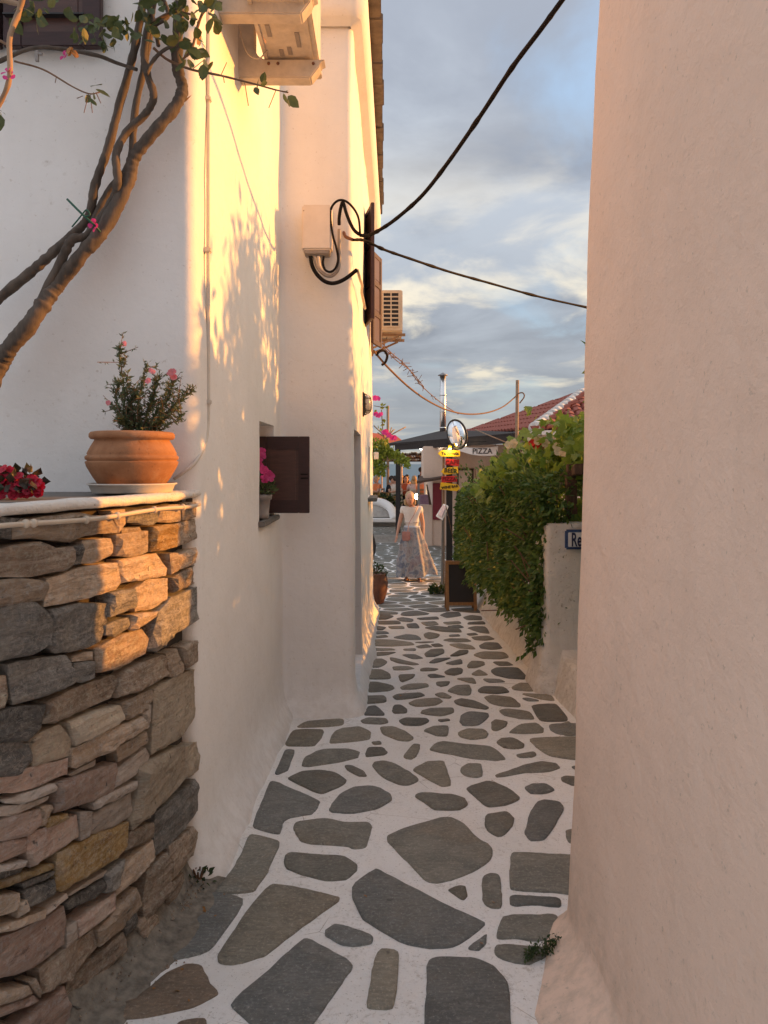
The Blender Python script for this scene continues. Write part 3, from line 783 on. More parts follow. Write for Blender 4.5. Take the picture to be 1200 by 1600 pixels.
for v_ in (741, 747):
    mb = MB(); mb.tube([W(470,v_,5.03), W(481,v_,5.03)], .004, 6); mb.build('hinge_pin', M['cable'], lf)
# doorway: dark step, door leaf
mb = MB(); mb.box((-.32, 6.15, -.30), (.26, 1.08, .22)); mb.build('door_step', M['sill'], house, bevel=.01)
mb = MB(); mb.box((-.425, 6.15, .85), (.04, 1.06, 2.0)); dr = mb.build('door', M['maroon_wood'], house)
mb = MB(); mb.ball((-.39, 6.55, .8), .03); mb.build('handle', M['grey_metal'], dr)
mb = MB(); mb.box((-.21, 8.875, 1.18), (.26, .84, .04)); mb.build('window_sill', M['sill'], house, bevel=.006)
mb = MB(); mb.box((-.37, 8.875, 1.5), (.03, .75, .58)); mb.build('window', M['maroon_wood'], house)
# upper window shutters swung back
shutter_leaf('shutter', .46, W(0,333,7.7).z-W(0,507,7.7).z, (-.112, 7.38, W(0,507,7.7).z), Vector((-.085,.42,0)), (1,.2,0), 3, house, M['maroon_wood'])
ax = Vector((.10,.37,0)); shutter_leaf('shutter', .40, W(0,393,9).z-W(0,537,9).z, (-.145, 8.95, W(0,537,9).z), ax, (1,-.27,0), 3, house, M['maroon_wood'])
mb = MB(); mb.box((-.315, 8.34, 3.64), (.03, 1.06, 1.14)); mb.build('window', M['maroon_wood'], house)
mb = MB(); mb.bar(W(584,712,10.3), W(591.5,712,10.3), .09, .10); mb.build('beam_end', M['plaster'], house, bevel=.006)
# upper front window with closed brown shutters
zb = W(0,76,3.04).z; xr = W(160,0,3.04).x
for i in range(2):
    lf = shutter_leaf('shutter', .40, 1.25, (xr-.40-i*.415, 3.035, zb), (1,0,0), (0,-1,0), 2, house, M['maroon_wood'])
    mb = MB(); mb.bar((xr-.42+.03-i*.02, 3.01, zb+.12), (xr-.06-i*.41, 3.01, zb+.12), .03, .006); mb.build('strap_hinge', M['black_metal'], lf)
mb = MB(); mb.bar(W(58,78,3.0), W(58,96,3.0), .012); mb.bar(W(58,84,3.0), W(66,84,3.0), .01); mb.build('shutter_hook', M['cable_grey'], house)

# ------------------------------------------------------------------ dry stone planter wall
PL = [(-1.62,1.35),(-1.30,1.58),(-1.03,1.97),(-.93,2.30),(-.85,2.60),(-.805,2.86),(-.80,3.12)]
plc = [Vector((p.x, p.y)) for p in catmull([(x,y,0) for x, y in PL], 10)]
pls = [0.0]
for a, b in zip(plc, plc[1:]): pls.append(pls[-1]+(b-a).length)
PTOP = 1.485
def wall_at(s):
    s = max(0, min(pls[-1]-1e-6, s))
    for i in range(len(plc)-1):
        if s <= pls[i+1]:
            t = (s-pls[i])/(pls[i+1]-pls[i]); p = plc[i].lerp(plc[i+1], t); d = (plc[i+1]-plc[i]).normalized(); return p, Vector((d.y, -d.x))
def ray_s(u):
    k = (u-600)/F; best = None
    for i in range(len(plc)-1):
        a, b = plc[i], plc[i+1]; fa, fb = a.x-k*a.y, b.x-k*b.y
        if fa*fb <= 0 and fa != fb: t = fa/(fa-fb); best = pls[i]+t*(pls[i+1]-pls[i])
    return best
planter = empty('stone_planter_wall', (-1.1, 2.4, 0), 'curved dry stone retaining wall with white painted coping at lower left', 'wall')
def along(s0, s1, prof, step=.04, closed=False):
    """sweep profile [(out, z)] along planter curve"""
    n = max(2, int((s1-s0)/step)); mb = MB(); m = len(prof)
    for i in range(n+1):
        p, nn = wall_at(s0+(s1-s0)*i/n)
        for o, z in prof: mb.v.append((p.x+nn.x*o, p.y+nn.y*o, z))
    for i in range(n):
        for k in range(m if closed else m-1): mb.f.append((i*m+k, (i+1)*m+k, (i+1)*m+(k+1)%m, i*m+(k+1)%m)); mb.sm.append(True)
    return mb
mb = along(0, pls[-1], [(-.042,PTOP-.03), (-.042,-.4)]); core = mb.build('mortar_core', M['mortar'], planter)
# base apron of dirty cement
mb = MB(); n = 40
for i in range(n+1):
    p, nn = wall_at(.45+(pls[-1]-.5)*i/n)
    for k, (o, h) in enumerate(((-.04,.15),(.0,.085),(.03,.04),(.075,.018),(.13,.008),(.18,-.02))):
        x, y_ = p.x+nn.x*o*(1+.35*nz((p.x,p.y,k),5)), p.y+nn.y*o
        mb.v.append((x, y_, gz(y_)+h*(1+.5*nz((x,y_,7),6))+.012*nz((x,y_,0),11)))
for i in range(n):
    for k in range(5): mb.f.append((i*6+k,(i+1)*6+k,(i+1)*6+k+1,i*6+k+1)); mb.sm.append(True)
mb.build('cement_footing', M['cement'], planter)
A4 = lambda x, y: (x/3.529, 760+y/3.529)
PST = '''4t 50,215 110,180 420,150 590,165 635,235 630,255 450,270 370,300 180,285 60,295
4d 0,165 100,180 45,215 50,290 0,240
4t 600,140 680,130 680,200 645,250 625,190
4g 690,140 855,120 860,190 830,210 690,195
4t 865,115 985,100 990,190 862,195
4w 992,95 1070,90 1070,165 1000,185
4t 665,235 760,225 770,245 670,262
4t 630,270 800,245 800,360 700,385 630,380
4o 825,225 955,210 955,330 810,360
4w 965,210 1070,180 1070,290 965,330
4t 450,300 600,290 615,330 600,380 500,420 430,425 440,350
4w 0,370 60,330 200,310 290,340 380,335 385,400 340,465 200,480 100,495 0,505
4d 392,340 435,320 425,425 388,425
4t 650,405 850,372 910,450 905,490 750,515 655,535
4w 920,375 965,370 965,460 930,480
4t 970,380 1070,340 1070,420 975,455
4t 240,510 450,450 630,420 648,530 620,570 400,625 230,668
4p 0,525 150,510 235,530 230,600 220,625 80,640 0,680
4t 735,570 800,520 915,510 915,620 830,670 740,690
4w 945,500 1070,435 1072,530 950,580
4g 590,590 725,570 730,660 590,715
4g 0,690 60,645 170,645 230,690 265,750 255,870 150,920 0,970
4g 270,680 400,655 580,645 580,740 545,850 480,885 300,915 265,890
4g 575,765 690,725 705,770 620,820 575,820
4t 710,712 850,690 840,720 720,790 700,785
4g 860,690 930,615 1070,555 1070,740 960,800 900,870 850,910 805,890 830,800
4w 520,895 640,830 770,790 810,840 790,920 640,1000 520,1025
4t 400,940 500,912 505,955 395,962
4g 400,978 505,965 510,1050 440,1075 400,1070
4g 30,985 100,965 340,930 395,1040 385,1090 240,1150 60,1200 45,1130
4w -30,1050 15,1050 32,1150 15,1220 -30,1240
4w 650,1065 700,1010 890,930 935,970 930,1030 750,1130 640,1160
4t 913,920 970,900 1000,990 990,1040 935,1050
4w 985,885 1070,850 1075,960 1008,1005
4w 240,1190 400,1120 620,1040 645,1075 600,1170 450,1230 300,1300 220,1310
4d 0,1260 100,1215 225,1205 200,1330 130,1395 0,1400
4p 660,1195 820,1120 835,1165 780,1240 690,1285 655,1260
4b 370,1300 480,1260 640,1205 655,1290 560,1350 400,1425
4b 845,1120 960,1050 1070,1012 1070,1270 990,1380 830,1475
4b 155,1385 320,1320 385,1400 380,1480 180,1540
4t 380,1450 600,1335 760,1270 770,1330 600,1450 400,1550 375,1540
4d 0,1420 145,1410 155,1520 80,1590 0,1600
4p 640,1445 800,1355 795,1420 650,1515
4l 775,1242 820,1210 815,1290 780,1340
0r 0,140 90,115 275,68 270,130 100,195 0,225
0l 285,132 390,77 390,95 300,135
0l 470,132 600,25 615,60 600,100 520,160 470,190
0b 565,110 640,60 755,12 755,150 640,268 540,362 530,330 560,200
0b 762,22 815,0 815,118 760,150
0r 225,172 470,88 475,120 455,215 210,293 225,230
0l 10,240 210,172 218,200 80,252 10,250
0l 0,278 100,258 200,225 190,245 60,298 0,315
0r 0,340 150,278 155,345 100,385 0,415
0t 163,270 205,262 185,340 162,345
0o 190,312 260,297 270,315 190,350
0l 375,243 555,162 550,195 380,275
0l 375,300 540,212 545,300 480,350 370,383
0l 320,292 370,287 360,390 325,403
0r 112,383 308,302 320,390 200,470 120,518 105,450
0o 225,462 360,400 520,333 515,420 470,480 240,620 215,600 220,500
0r 0,428 100,397 100,450 0,512
0l 0,517 90,492 80,515 0,545
0d 0,557 90,518 80,550 0,585
0o 0,592 200,503 208,520 0,618
0w 530,372 625,335 625,393 510,450
0g 642,290 800,155 805,290 640,468 630,360
0t 490,520 625,407 635,480 540,580 475,635 480,580
0w 692,430 790,352 800,440 700,573
0w 600,540 685,462 690,610 590,755 580,680
0w 700,592 760,548 765,640 692,718 690,640
0g 85,582 215,532 205,555 95,600
0d 80,617 205,572 200,630 105,680
0t 0,642 60,628 55,690 0,748
0t 62,672 90,652 100,690 62,715
0l 275,632 430,532 430,550 290,633
0d 270,662 420,567 420,615 370,650 280,690
0g 423,550 500,487 475,600 423,625
0l 182,700 265,627 270,645 190,710
0t 0,777 175,692 165,730 0,808
0r 0,832 170,742 255,682 268,740 258,838 130,938 0,1000
0l 273,770 310,747 310,820 273,848
0r 314,740 465,622 460,698 322,808
0t 397,780 555,605 580,680 500,768 402,848
0w 163,940 380,782 400,850 280,988 170,1048
0w 278,1000 510,792 520,850 400,1000 330,1078 272,1048
0t 110,1000 140,987 158,1020 155,1060
0t 0,1057 100,1012 113,1050 0,1108
0r 0,1122 130,1057 150,1075 0,1158
0r 60,1180 250,1022 268,1080 270,1200 200,1280 60,1300
0d 505,742 555,702 565,760 520,800
0w -20,1180 50,1180 50,1290 -20,1310
0w 560,765 600,705 640,722 650,790 590,850
0d 280,1090 330,1090 400,1010 470,980 430,1100 300,1200'''
KM = dict(t='st_tan', d='st_dark', g='st_grey', o='st_ochre', w='st_brown', p='st_tan', r='st_pink', l='st_pale', b='st_beige')
from mathutils.geometry import delaunay_2d_cdt
def wall_stone(poly, mat, proud):
    """poly in (s, z): a split face with chipped edges"""
    a = sum(poly[i].x*poly[(i+1)%len(poly)].y-poly[(i+1)%len(poly)].x*poly[i].y for i in range(len(poly)))
    if a < 0: poly = poly[::-1]
    dense = []
    for i in range(len(poly)):
        p, q_ = poly[i], poly[(i+1)%len(poly)]; k = max(1, int((q_-p).length/.03))
        for j in range(k): dense.append(p.lerp(q_, j/k))
    cc = sum(dense, Vector((0,0)))/len(dense)
    poly = [cc+(p-cc)*(1+.004/max(.02,(p-cc).length)) for p in dense]
    poly = [p+Vector((nz((p.x*40,p.y*40,1)),nz((p.x*40,p.y*40,9))))*.005 for p in poly]
    n = len(poly); c = sum(poly, Vector((0,0)))/n
    x0, x1 = min(p.x for p in poly), max(p.x for p in poly); y0, y1 = min(p.y for p in poly), max(p.y for p in poly)
    def dist(p):
        best = 9
        for i in range(n):
            a, b = poly[i], poly[(i+1)%n]; d = b-a; l2 = d.length_squared
            t_ = max(0, min(1, (p-a).dot(d)/l2)) if l2 > 1e-12 else 0
            best = min(best, (a+d*t_-p).length)
        return best
    def inside(p):
        r_ = False
        for i in range(n):
            a, b = poly[i], poly[(i+1)%n]
            if (a.y > p.y) != (b.y > p.y) and p.x < (b.x-a.x)*(p.y-a.y)/(b.y-a.y)+a.x: r_ = not r_
        return r_
    st = max(.013, math.sqrt((x1-x0)*(y1-y0)/190)); ins = []; y = y0+st*.4
    while y < y1:
        x = x0+st*.4*random.random()
        while x < x1:
            p = Vector((x+random.uniform(-.35,.35)*st, y+random.uniform(-.3,.3)*st))
            if inside(p) and dist(p) > st*.42: ins.append(p)
            x += st
        y += st*.8
    co, _, tri, *_ = delaunay_2d_cdt(poly+ins, [(i,(i+1)%n) for i in range(n)], [list(range(n))], 1, 1e-5)
    sd_ = random.random()*90; tilt = Vector((random.uniform(-.10,.10), random.uniform(-.12,.06))); vs = []
    for q_ in co:
        d_ = dist(q_); e = min(1, d_/random.uniform(.003,.008)); lay = nz((q_.x*6+sd_, q_.y*38, sd_)); lay = (round(lay*2.2)/2.2)*.6+lay*.4
        dep = proud*(.6+.4*e)+e*(.008*lay+.010*nz((q_.x*10,q_.y*14,sd_))+.004*nz((q_.x*45,q_.y*55,sd_))+(q_-c).dot(tilt)) if d_ > .002 else proud*.72-.003
        p, nn = wall_at(q_.x); vs.append(Vector((p.x+nn.x*dep, p.y+nn.y*dep, q_.y)))
    nf = len(co); fs = [tuple(f) for f in tri]
    for q_ in co[:n]:
        p, nn = wall_at(q_.x); vs.append(Vector((p.x-nn.x*.05, p.y-nn.y*.05, q_.y)))
    if len(co) >= n: fs += [(i, nf+i, nf+(i+1)%n, (i+1)%n) for i in range(n)]
    o = sum(vs, Vector())/len(vs)
    me = bpy.data.meshes.new('stone'); me.from_pydata([tuple(v-o) for v in vs], [], fs); me.update()
    bm = bmesh.new(); bm.from_mesh(me); bmesh.ops.recalc_face_normals(bm, faces=bm.faces); bm.to_mesh(me); bm.free()
    ob = obj('stone', me, mat, planter); ob.location = o; return ob
for line in PST.split('\n'):
    k, rest_ = line.split(' ', 1); tr = A4 if k[0] == '4' else Z0; pts = []
    for u, v in parse(tr, rest_):
        if u <= 1: u -= random.uniform(18, 45)
        s = ray_s(min(u, 304.5))
        if s is None: continue
        p, nn = wall_at(s); pts.append(Vector((s, EYE-(v-V0)/F*p.y)))
    if len(pts) >= 3: wall_stone(pts, M[KM[k[1]]], random.uniform(.006,.028))
# stones round the bend to the left, just out of the picture
s_l = ray_s(-20); z = -.05
while z < PTOP-.06:
    h = random.uniform(.07,.15); s = .02
    while s < s_l-.10:
        l = min(random.uniform(.12,.3), s_l-.06-s)
        if l > .05: wall_stone([Vector((s,z)),Vector((s+l-.012,z+random.uniform(0,.012))),Vector((s+l-.014,min(z+h-.012,PTOP-.05))),Vector((s+.004,min(z+h-.016,PTOP-.05)))], M['st_'+random.choice(['tan','brown','grey','pink'])], random.uniform(.006,.025))
        s += l
    z += h
# coping: slab bed and white rounded edge, conduit below it
mb = MB(); n = 50; ring = []
for i in range(n+1): 
    p, nn = wall_at(pls[-1]*i/n); ring.append((p.x+nn.x*(-.05), p.y+nn.y*(-.05)))
poly = ring+[(-.8,3.075),(-1.9,3.075),(-1.9,1.35)]
mb.prism(poly, PTOP-.05, PTOP-.004)
mb.build('terrace_slab', M['sill'], planter)
mb = MB(); n = 60; prof = [(-.085,-.006),(-.07,.003),(-.02,.005),(.008,.003),(.020,-.006),(.021,-.017),(.010,-.027),(-.02,-.028)]; m = len(prof)
for i in range(n+1):
    s = pls[-1]*i/n; p, nn = wall_at(s)
    for k, (o, z) in enumerate(prof):
        jx = .010*nz((s*9,k*.2,1))+.006*nz((s*30,k*.3,2)); jz = .005*nz((s*11,k*.1,5))
        if k == 0: jx *= 3
        mb.v.append((p.x+nn.x*(o+jx), p.y+nn.y*(o+jx), PTOP+z+jz))
for i in range(n):
    for k in range(m-1): mb.f.append((i*m+k,(i+1)*m+k,(i+1)*m+k+1,i*m+k+1)); mb.sm.append(True)
mb.build('coping', M['plaster_garden'], planter)
mb = MB(); pts = []
for i in range(40):
    s = .3+(pls[-1]-.34)*i/39; p, nn = wall_at(s); pts.append((p.x+nn.x*.028, p.y+nn.y*.028, PTOP-.054+.004*math.sin(s*9)))
mb.tube(pts, .0075, 8); cd = mb.build('water_pipe', M['conduit']); tag(cd, 'thin beige pipe clipped below the coping of the stone wall', 'pipe')
for u in (28, 40, 122, 172, 230, 275):
    s = ray_s(u); p, nn = wall_at(s); mb = MB(); mb.ball((p.x+nn.x*.028, p.y+nn.y*.028, PTOP-.054+.004*math.sin(s*9)), .013, 6); mb.build('pipe_clip', M['conduit'], cd)

# ------------------------------------------------------------------ right hand house
RQ = plan([(4.5,2.78,0), (.725,2.78,.16), (.725,-3.0,0)], .07)
def right_off(x, y, z):
    d = lerp_tab(z, [(-.3,.03),(-.1,.03),(.6,.0),(1.42,-.02),(2.6,-.05),(3.3,-.085),(5,-.13)])+.035
    h = z-gz(y); k = max(0, min(1, (2.78-y)/.5)) if x < .9 else 0
    wd = .03+.17*k; hh = .05+.07*k
    if h < hh: d += wd*(1-max(0,h)/hh)**1.3
    return d
rh = empty('plastered_house', (2.5, 0, 0), 'pinkish plastered house with rounded corner filling the right side', 'house')
obj('wall', sweep_wall(RQ, [-.6,-.3,-.2]+frange(-.16,.2,.02)+frange(.3, 3.9, .1), right_off, amp=.009, seed=11), M['plaster_right'], rh)
mb = MB(); mb.box((2.9, -.1, 3.95), (4.2, 5.7, .12)); mb.build('roof', M['slate'], rh)

# ------------------------------------------------------------------ garden wall, pilaster, sign
gw = empty('garden_wall', (1.6, 8, -.3), 'low rough whitewashed garden wall sloping along the right of the lane', 'wall')
GQ = plan([(1.30,12.0,0), (1.33,8,.2), (1.36,6.0,.2), (1.42,2.6,0)], .1)
def garden_mesh():
    zs = frange(0, 1, .06); n = len(GQ); mb = MB()
    for i in range(n):
        x, y = GQ[i].x, GQ[i].y
        hgt = lerp_tab(y, [(2.6,1.68),(4.3,1.6),(4.75,.34),(5.9,.34),(6.3,.62),(9,.5),(12,.42)])  # near end, out of view, raised to block sun from lane and stone wall
        for k, t_ in enumerate(zs):
            o = -.02+.30*t_**1.1*(.8 if y > 6.2 else .35); z = gz(y)-.05+hgt*t_
            j = .022*nz((x,y*1.0,z),2.2)+.010*nz((x,y,z),7)
            mb.v.append((x+o+j, y, z))
        mb.v.append((x+.75, y, gz(y)-.05+hgt+.02)); 
    m = len(zs)+1
    for i in range(n-1):
        for k in range(m-1): mb.f.append((i*m+k,i*m+k+1,(i+1)*m+k+1,(i+1)*m+k)); mb.sm.append(True)
    return mb
garden_mesh().build('wall', M['plaster_garden'], gw)
PY = 6.0
pil = empty('gate_pilaster', (1.6, 6.3, 0), 'thick white gate pilaster carrying the blue framed sign', 'pilaster')
ztop = W(0,821,PY).z
PQ = plan([(1.32,6.42,0), (1.32,PY,.05), (2.3,PY,.05), (2.3,6.42,0)], .06)
def pil_off(x, y, z): 
    h = z-gz(y); return .10*max(0,1-max(0,h-.0)/.6)**2 + .0
me = sweep_wall([Vector((p.x,p.y)) for p in PQ], frange(-.5, ztop, .06), pil_off, amp=.02, seed=23)
obj('shaft', me, M['plaster_garden'], pil)
mb = MB(); mb.box((1.81, 6.215, ztop-.012), (.97, .42, .05)); mb.build('cap', M['plaster_garden'], pil, bevel=.02)
# the sign
sx0 = W(880.5,0,PY).x; sz0 = W(0,857.5,PY).z; sz1 = W(0,826.5,PY).z; sw = .55
sign = empty('restaurant_sign', (sx0+sw/2, PY, (sz0+sz1)/2), 'white name sign with blue glazed border on the gate pilaster', 'sign')
mb = MB(); mb.box((sx0+sw/2, PY-.045, (sz0+sz1)/2), (sw, .03, sz1-sz0)); mb.build('frame', M['tile_blue'], sign, bevel=.012)
mb = MB(); mb.box((sx0+sw/2, PY-.060, (sz0+sz1)/2), (sw-.045, .012, sz1-sz0-.045)); mb.build('plate', M['tile_sign'], sign, bevel=.004)
def text(s, size, loc, rot, mat, parent, name='lettering', align='CENTER', sx=1.0, shear=0, ext=.002, bold=0):
    cu = bpy.data.curves.new(name, 'FONT'); cu.body = s; cu.size = size; cu.align_x = align; cu.align_y = 'CENTER'; cu.extrude = ext; cu.shear = shear; cu.offset = bold
    o = bpy.data.objects.new(name, cu); C.objects.link(o)
    me = bpy.data.meshes.new_from_object(o.evaluated_get(bpy.context.evaluated_depsgraph_get())); bpy.data.objects.remove(o)
    for v in me.vertices: v.co.x *= sx
    me.materials.clear()
    ob = obj(name, me, mat, parent); ob.matrix_basis = Matrix.Translation(loc) @ rot.to_4x4(); return ob
FRONT = Matrix.Rotation(R(90), 3, 'X')
text('Re', .155, Vector((sx0+.045, PY-.068, (sz0+sz1)/2-.005)), FRONT, M['blue_letters'], sign, align='LEFT', sx=.52, bold=.003)
# timber post and rail behind the pilaster
tf = empty('timber_trellis', W(893,820,6.5), 'brown timber post and rail standing on the white pilaster', 'trellis')
mb = MB(); mb.bar(W(893,822,6.3), W(892,738,6.3), .085); mb.build('post', M['brown_wood'], tf, bevel=.006)
mb = MB(); mb.bar(W(876,750,7.0)+Vector((0,0,.0)), W(905,733,6.1), .07, .09); mb.build('rail', M['brown_wood'], tf, bevel=.006)
mb = MB(); mb.bar(W(886,732,6.32), W(960,728,6.32), .08, .07); mb.build('rail', M['brown_wood'], tf, bevel=.006)

# ------------------------------------------------------------------ foliage tools
def leaf_oval(l, wd):
    return [Vector((0,0,0)), Vector((-wd/2,l*.4,.0)), Vector((0,l,-.08*l)), Vector((wd/2,l*.4,.0)), Vector((0,l*.45,-.12*wd))], [(0,4,1),(1,4,2),(2,4,3),(3,4,0)]
def leaf_round(l, wd):
    o = [(0,0),(-.30,.16),(-.48,.42),(-.36,.72),(-.12,.93),(0,1.02),(.12,.93),(.36,.72),(.48,.42),(.30,.16)]
    vs = [Vector((x*wd, y*l, .10*abs(x)*wd-.10*l*y*y)) for x, y in o]+[Vector((0,.5*l,-.03*l))]
    return vs, [(i,(i+1)%10,10) for i in range(10)]
def petal(l, wd):
    o = [(0,0),(-.26,.35),(-.46,.68),(-.34,.95),(0,1.04),(.34,.95),(.46,.68),(.26,.35)]
    vs = [Vector((x*wd, y*l, .18*abs(x)*wd-.10*l*y*y)) for x, y in o]+[Vector((0,.6*l,0))]
    return vs, [(i,(i+1)%8,8) for i in range(8)]
def leaf_lobed(l, wd):
    pts = [(0,0),(-.35,-.05),(-.55,.25),(-.38,.35),(-.45,.7),(-.2,.62),(0,1.0),(.2,.62),(.45,.7),(.38,.35),(.55,.25),(.35,-.05)]
    vs = [Vector((x*wd, y*l, -.12*abs(x)*wd-.05*l*y*y)) for x, y in pts]+[Vector((0,.35*l,.03*l))]
    n = len(pts); return vs, [(i,(i+1)%n,n) for i in range(n)]
def leaf_frame(d, up=None):
    d = Vector(d).normalized(); r = Vector((random.gauss(0,1),random.gauss(0,1),random.gauss(0,1))) if up is None else Vector(up)
    x = d.cross(r)
    if x.length < 1e-3: x = d.orthogonal()
    x.normalize(); return Matrix((x, d, x.cross(d))).transposed()
def add_leaf(mb, shape, p, d, s, up=None):
    m = leaf_frame(d, up); vs, fs = shape; mb.add([Vector(p)+m@(v*s) for v in vs], fs, False)
def rvec(s=1): return Vector((random.gauss(0,s), random.gauss(0,s), random.gauss(0,s)))
def leafmesh(shape, name, mat):
    me = bpy.data.meshes.new(name); me.from_pydata([tuple(v) for v in shape[0]], [], shape[1]); me.update(); me.materials.append(mat); return me
def leaf_obj(me, p, d, s, parent, up=None, name='leaf'):
    o = bpy.data.objects.new(name, me); C.objects.link(o); o.parent = parent
    pm = parent.matrix_basis if parent.parent is None else Matrix.Identity(4)
    o.matrix_parent_inverse = pm.inverted()
    o.matrix_basis = Matrix.Translation(p) @ leaf_frame(d, up).to_4x4() @ Matrix.Scale(s, 4); return o

# hedge of creeper over the garden wall
hedge = empty('creeper_hedge', (1.6, 8.6, 0), 'dense dark creeper hedge spilling over the low garden wall', 'hedge')
def hedge_top(y): return lerp_tab(y, [(6.05,1.35),(6.5,1.45),(8,1.35),(10,1.25),(11.3,1.18),(11.9,.95)])
def hedge_bot(y): return lerp_tab(y, [(6.05,.02),(6.25,.0),(6.6,.16),(7.0,.14),(8,.08),(10,.06),(12,.1)])
def hedge_face(y, z): # front x
    base = lerp_tab(y, [(6.0,1.30),(6.5,1.26),(7,1.25),(9,1.22),(11,1.16),(11.9,1.25)])
    return base + .10*nz((y*1.3,z*1.6,2)) + .07*nz((y*3.5,z*3.5,5)) + .14*max(0, (z-.9))**1.2 + (.10 if z < .15 else 0)
mb = MB(); sh = leaf_oval(.062, .032)
for i in range(21000):
    y = random.uniform(6.08, 11.9); zt, zb_ = hedge_top(y)+.12*nz((y*2.2,7,0)), hedge_bot(y)+.07*nz((y*3.1,0,4))
    if random.random() < .78:
        z = zb_+(zt-zb_)*random.random()**.9; x = hedge_face(y,z)+abs(random.gauss(0,.07))-.03; d = Vector((-.8,random.gauss(-.2,.5),random.gauss(-.55,.5)))
    else:
        x = random.uniform(1.25, 2.1); z = zt+random.gauss(0,.06)-.12*abs(x-1.6); d = Vector((random.gauss(-.3,.6),random.gauss(-.3,.6),random.uniform(-.2,.9)))
    add_leaf(mb, sh, (x,y,z), d, random.uniform(.7,1.5))
for i in range(1500):   # the end of the hedge seen down the lane and long trailing sprays
    y = random.uniform(6.05,6.3); z = random.uniform(-.05,1.3); x = random.uniform(1.33,1.6)
    add_leaf(mb, sh, (x-.06*random.random(),y,z), Vector((-.4,-.7,random.gauss(-.5,.4))), random.uniform(.7,1.5))
for k in range(26):
    y = random.uniform(6.1,11.6); p = Vector((hedge_face(y,.3)-.02, y, hedge_bot(y)+.15))
    for j in range(14):
        p = p+Vector((random.gauss(-.002,.006), random.gauss(0,.012), -.012)); add_leaf(mb, sh, p+rvec(.018), Vector((-.5,random.gauss(0,.6),-.7)), random.uniform(.7,1.3))
    if k < 10:
        p = Vector((hedge_face(y,1.2), y, hedge_top(y)))
        for j in range(16):
            p = p+Vector((random.gauss(-.012,.012), random.gauss(-.01,.012), .018)); add_leaf(mb, sh, p+rvec(.015), Vector((-.3,random.gauss(0,.6),.6)), random.uniform(.7,1.2))
tag(mb.build('foliage', M['leaf_hedge'], hedge), kind='stuff')
mb = MB()  # shaded inner mass of twigs
for i in range(420):
    y = random.uniform(6.2,11.7); p = Vector((1.55+random.gauss(0,.12), y, random.uniform(.0,1.0))); mb.tube([p, p+Vector((random.gauss(-.1,.1),random.gauss(0,.15),random.gauss(.25,.15)))], .006, 4, False)
tag(mb.build('stem', M['twig'], hedge), kind='stuff')
# grape vine above and towards the viewer
vine = empty('grape_vine', (1.9, 7.0, .5), 'bright grape vine with broad leaves sprawling over the hedge and trellis', 'vine')
VL = leafmesh(leaf_lobed(.13,.13), 'vine_leaf', M['leaf_vine']); vsh = leaf_lobed(.13,.13); mb = MB(); nv = 0
def vine_put(p, d, s, front):
    global nv
    if front and nv < 290: leaf_obj(VL, p, d, s, vine); nv += 1
    else: add_leaf(mb, vsh, p, d, s)
cl = []
for i in range(300):  # clump centres laid out over the visible face: depth 6.2-9
    y = random.uniform(6.4, 9.4); t_ = (y-6.4)/3.0
    u = random.uniform(760, 925); v = random.uniform(650, 835)
    lo = lerp_tab(u, [(740,772),(770,790),(800,800),(850,900),(905,830),(930,830)]); hi = lerp_tab(u, [(735,752),(760,745),(785,732),(803,706),(815,690),(835,678),(870,664),(905,652),(930,650)])
    v = hi+(lo-hi)*random.random()
    if u > 872 and v > 735: continue
    y = lerp_tab(u, [(760,9.2),(800,8.6),(850,7.6),(905,7.0)])+random.gauss(0,.3)
    cl.append(W(u, v, y))
for c_ in cl:
    for j in range(random.randint(5,9)):
        p = c_+rvec(.085); d = Vector((random.gauss(-.35,.5),random.gauss(-.65,.4),random.gauss(-.45,.5))); vine_put(p, d, random.uniform(.55,1.15), j < 2)
for u, v, y in ((749,754,9.6),(752,750,9.5),(758,754,9.4),(766,745,9.3),(772,744,9.2),(784,734,9.0),(744,762,9.7),(757,760,9.2),(750,745,9.5),(890,668,7),(880,660,7),(858,668,7.2),(846,655,7.3)):
    for j in range(5): vine_put(W(u,v,y)+rvec(.06), Vector((random.gauss(-.5,.4),random.gauss(-.6,.4),random.gauss(-.3,.5))), random.uniform(.5,.9), j < 2)
for i in range(6500):  # unseen vine leaves added behind the right-hand house to shade the near wall
    y = random.uniform(3.75, 6.4); x = random.uniform(1.5, 2.6); top = 2.42+.45*nz((y*2.0,x,1))+.28*nz((y*6,x,3)); z = random.uniform(.3,top) if random.random() < .9 else top+random.random()*.3
    if x/y < .283 and 724-(z-1.6)*F/y < 690 or x/y < .262 or (y < 6.2 and x/y < .288): continue
    add_leaf(mb, vsh, (x,y,z), rvec(1)+Vector((0,0,-.5)), random.uniform(.6,1.2))
for i in range(2400):  # unseen low leaves added to keep the sun off the lane
    y = random.uniform(4.5, 6.3); x = y*.29+random.uniform(.02,.9); z = random.uniform(-.25, 1.3); add_leaf(mb, vsh, (x,y,z), rvec(1), random.uniform(.6,1.2))
tag(mb.build('foliage', M['leaf_vine'], vine), kind='stuff')
mb = MB()
for i in range(16):
    a = W(random.uniform(840,895), random.uniform(740,790), 8.9); mb.tube(catmull([a+Vector((.1,.2,-.5)), a+rvec(.08), a+Vector((random.gauss(-.2,.2),-.1,.35))], 4), .008, 5)
tag(mb.build('stem', M['twig'], vine), kind='stuff')
def blossom(mb, p, r, n=5, d=None):
    d = (Vector(d) if d is not None else Vector((-.3,-1,.3))+rvec(.3)).normalized(); m = leaf_frame(d)
    for k in range(n):
        a = 2*math.pi*k/n+random.uniform(-.2,.2); dr = m@Vector((math.cos(a),.35,math.sin(a))); add_leaf(mb, petal(r, r*1.05), p, dr, 1, d)
wf = MB()
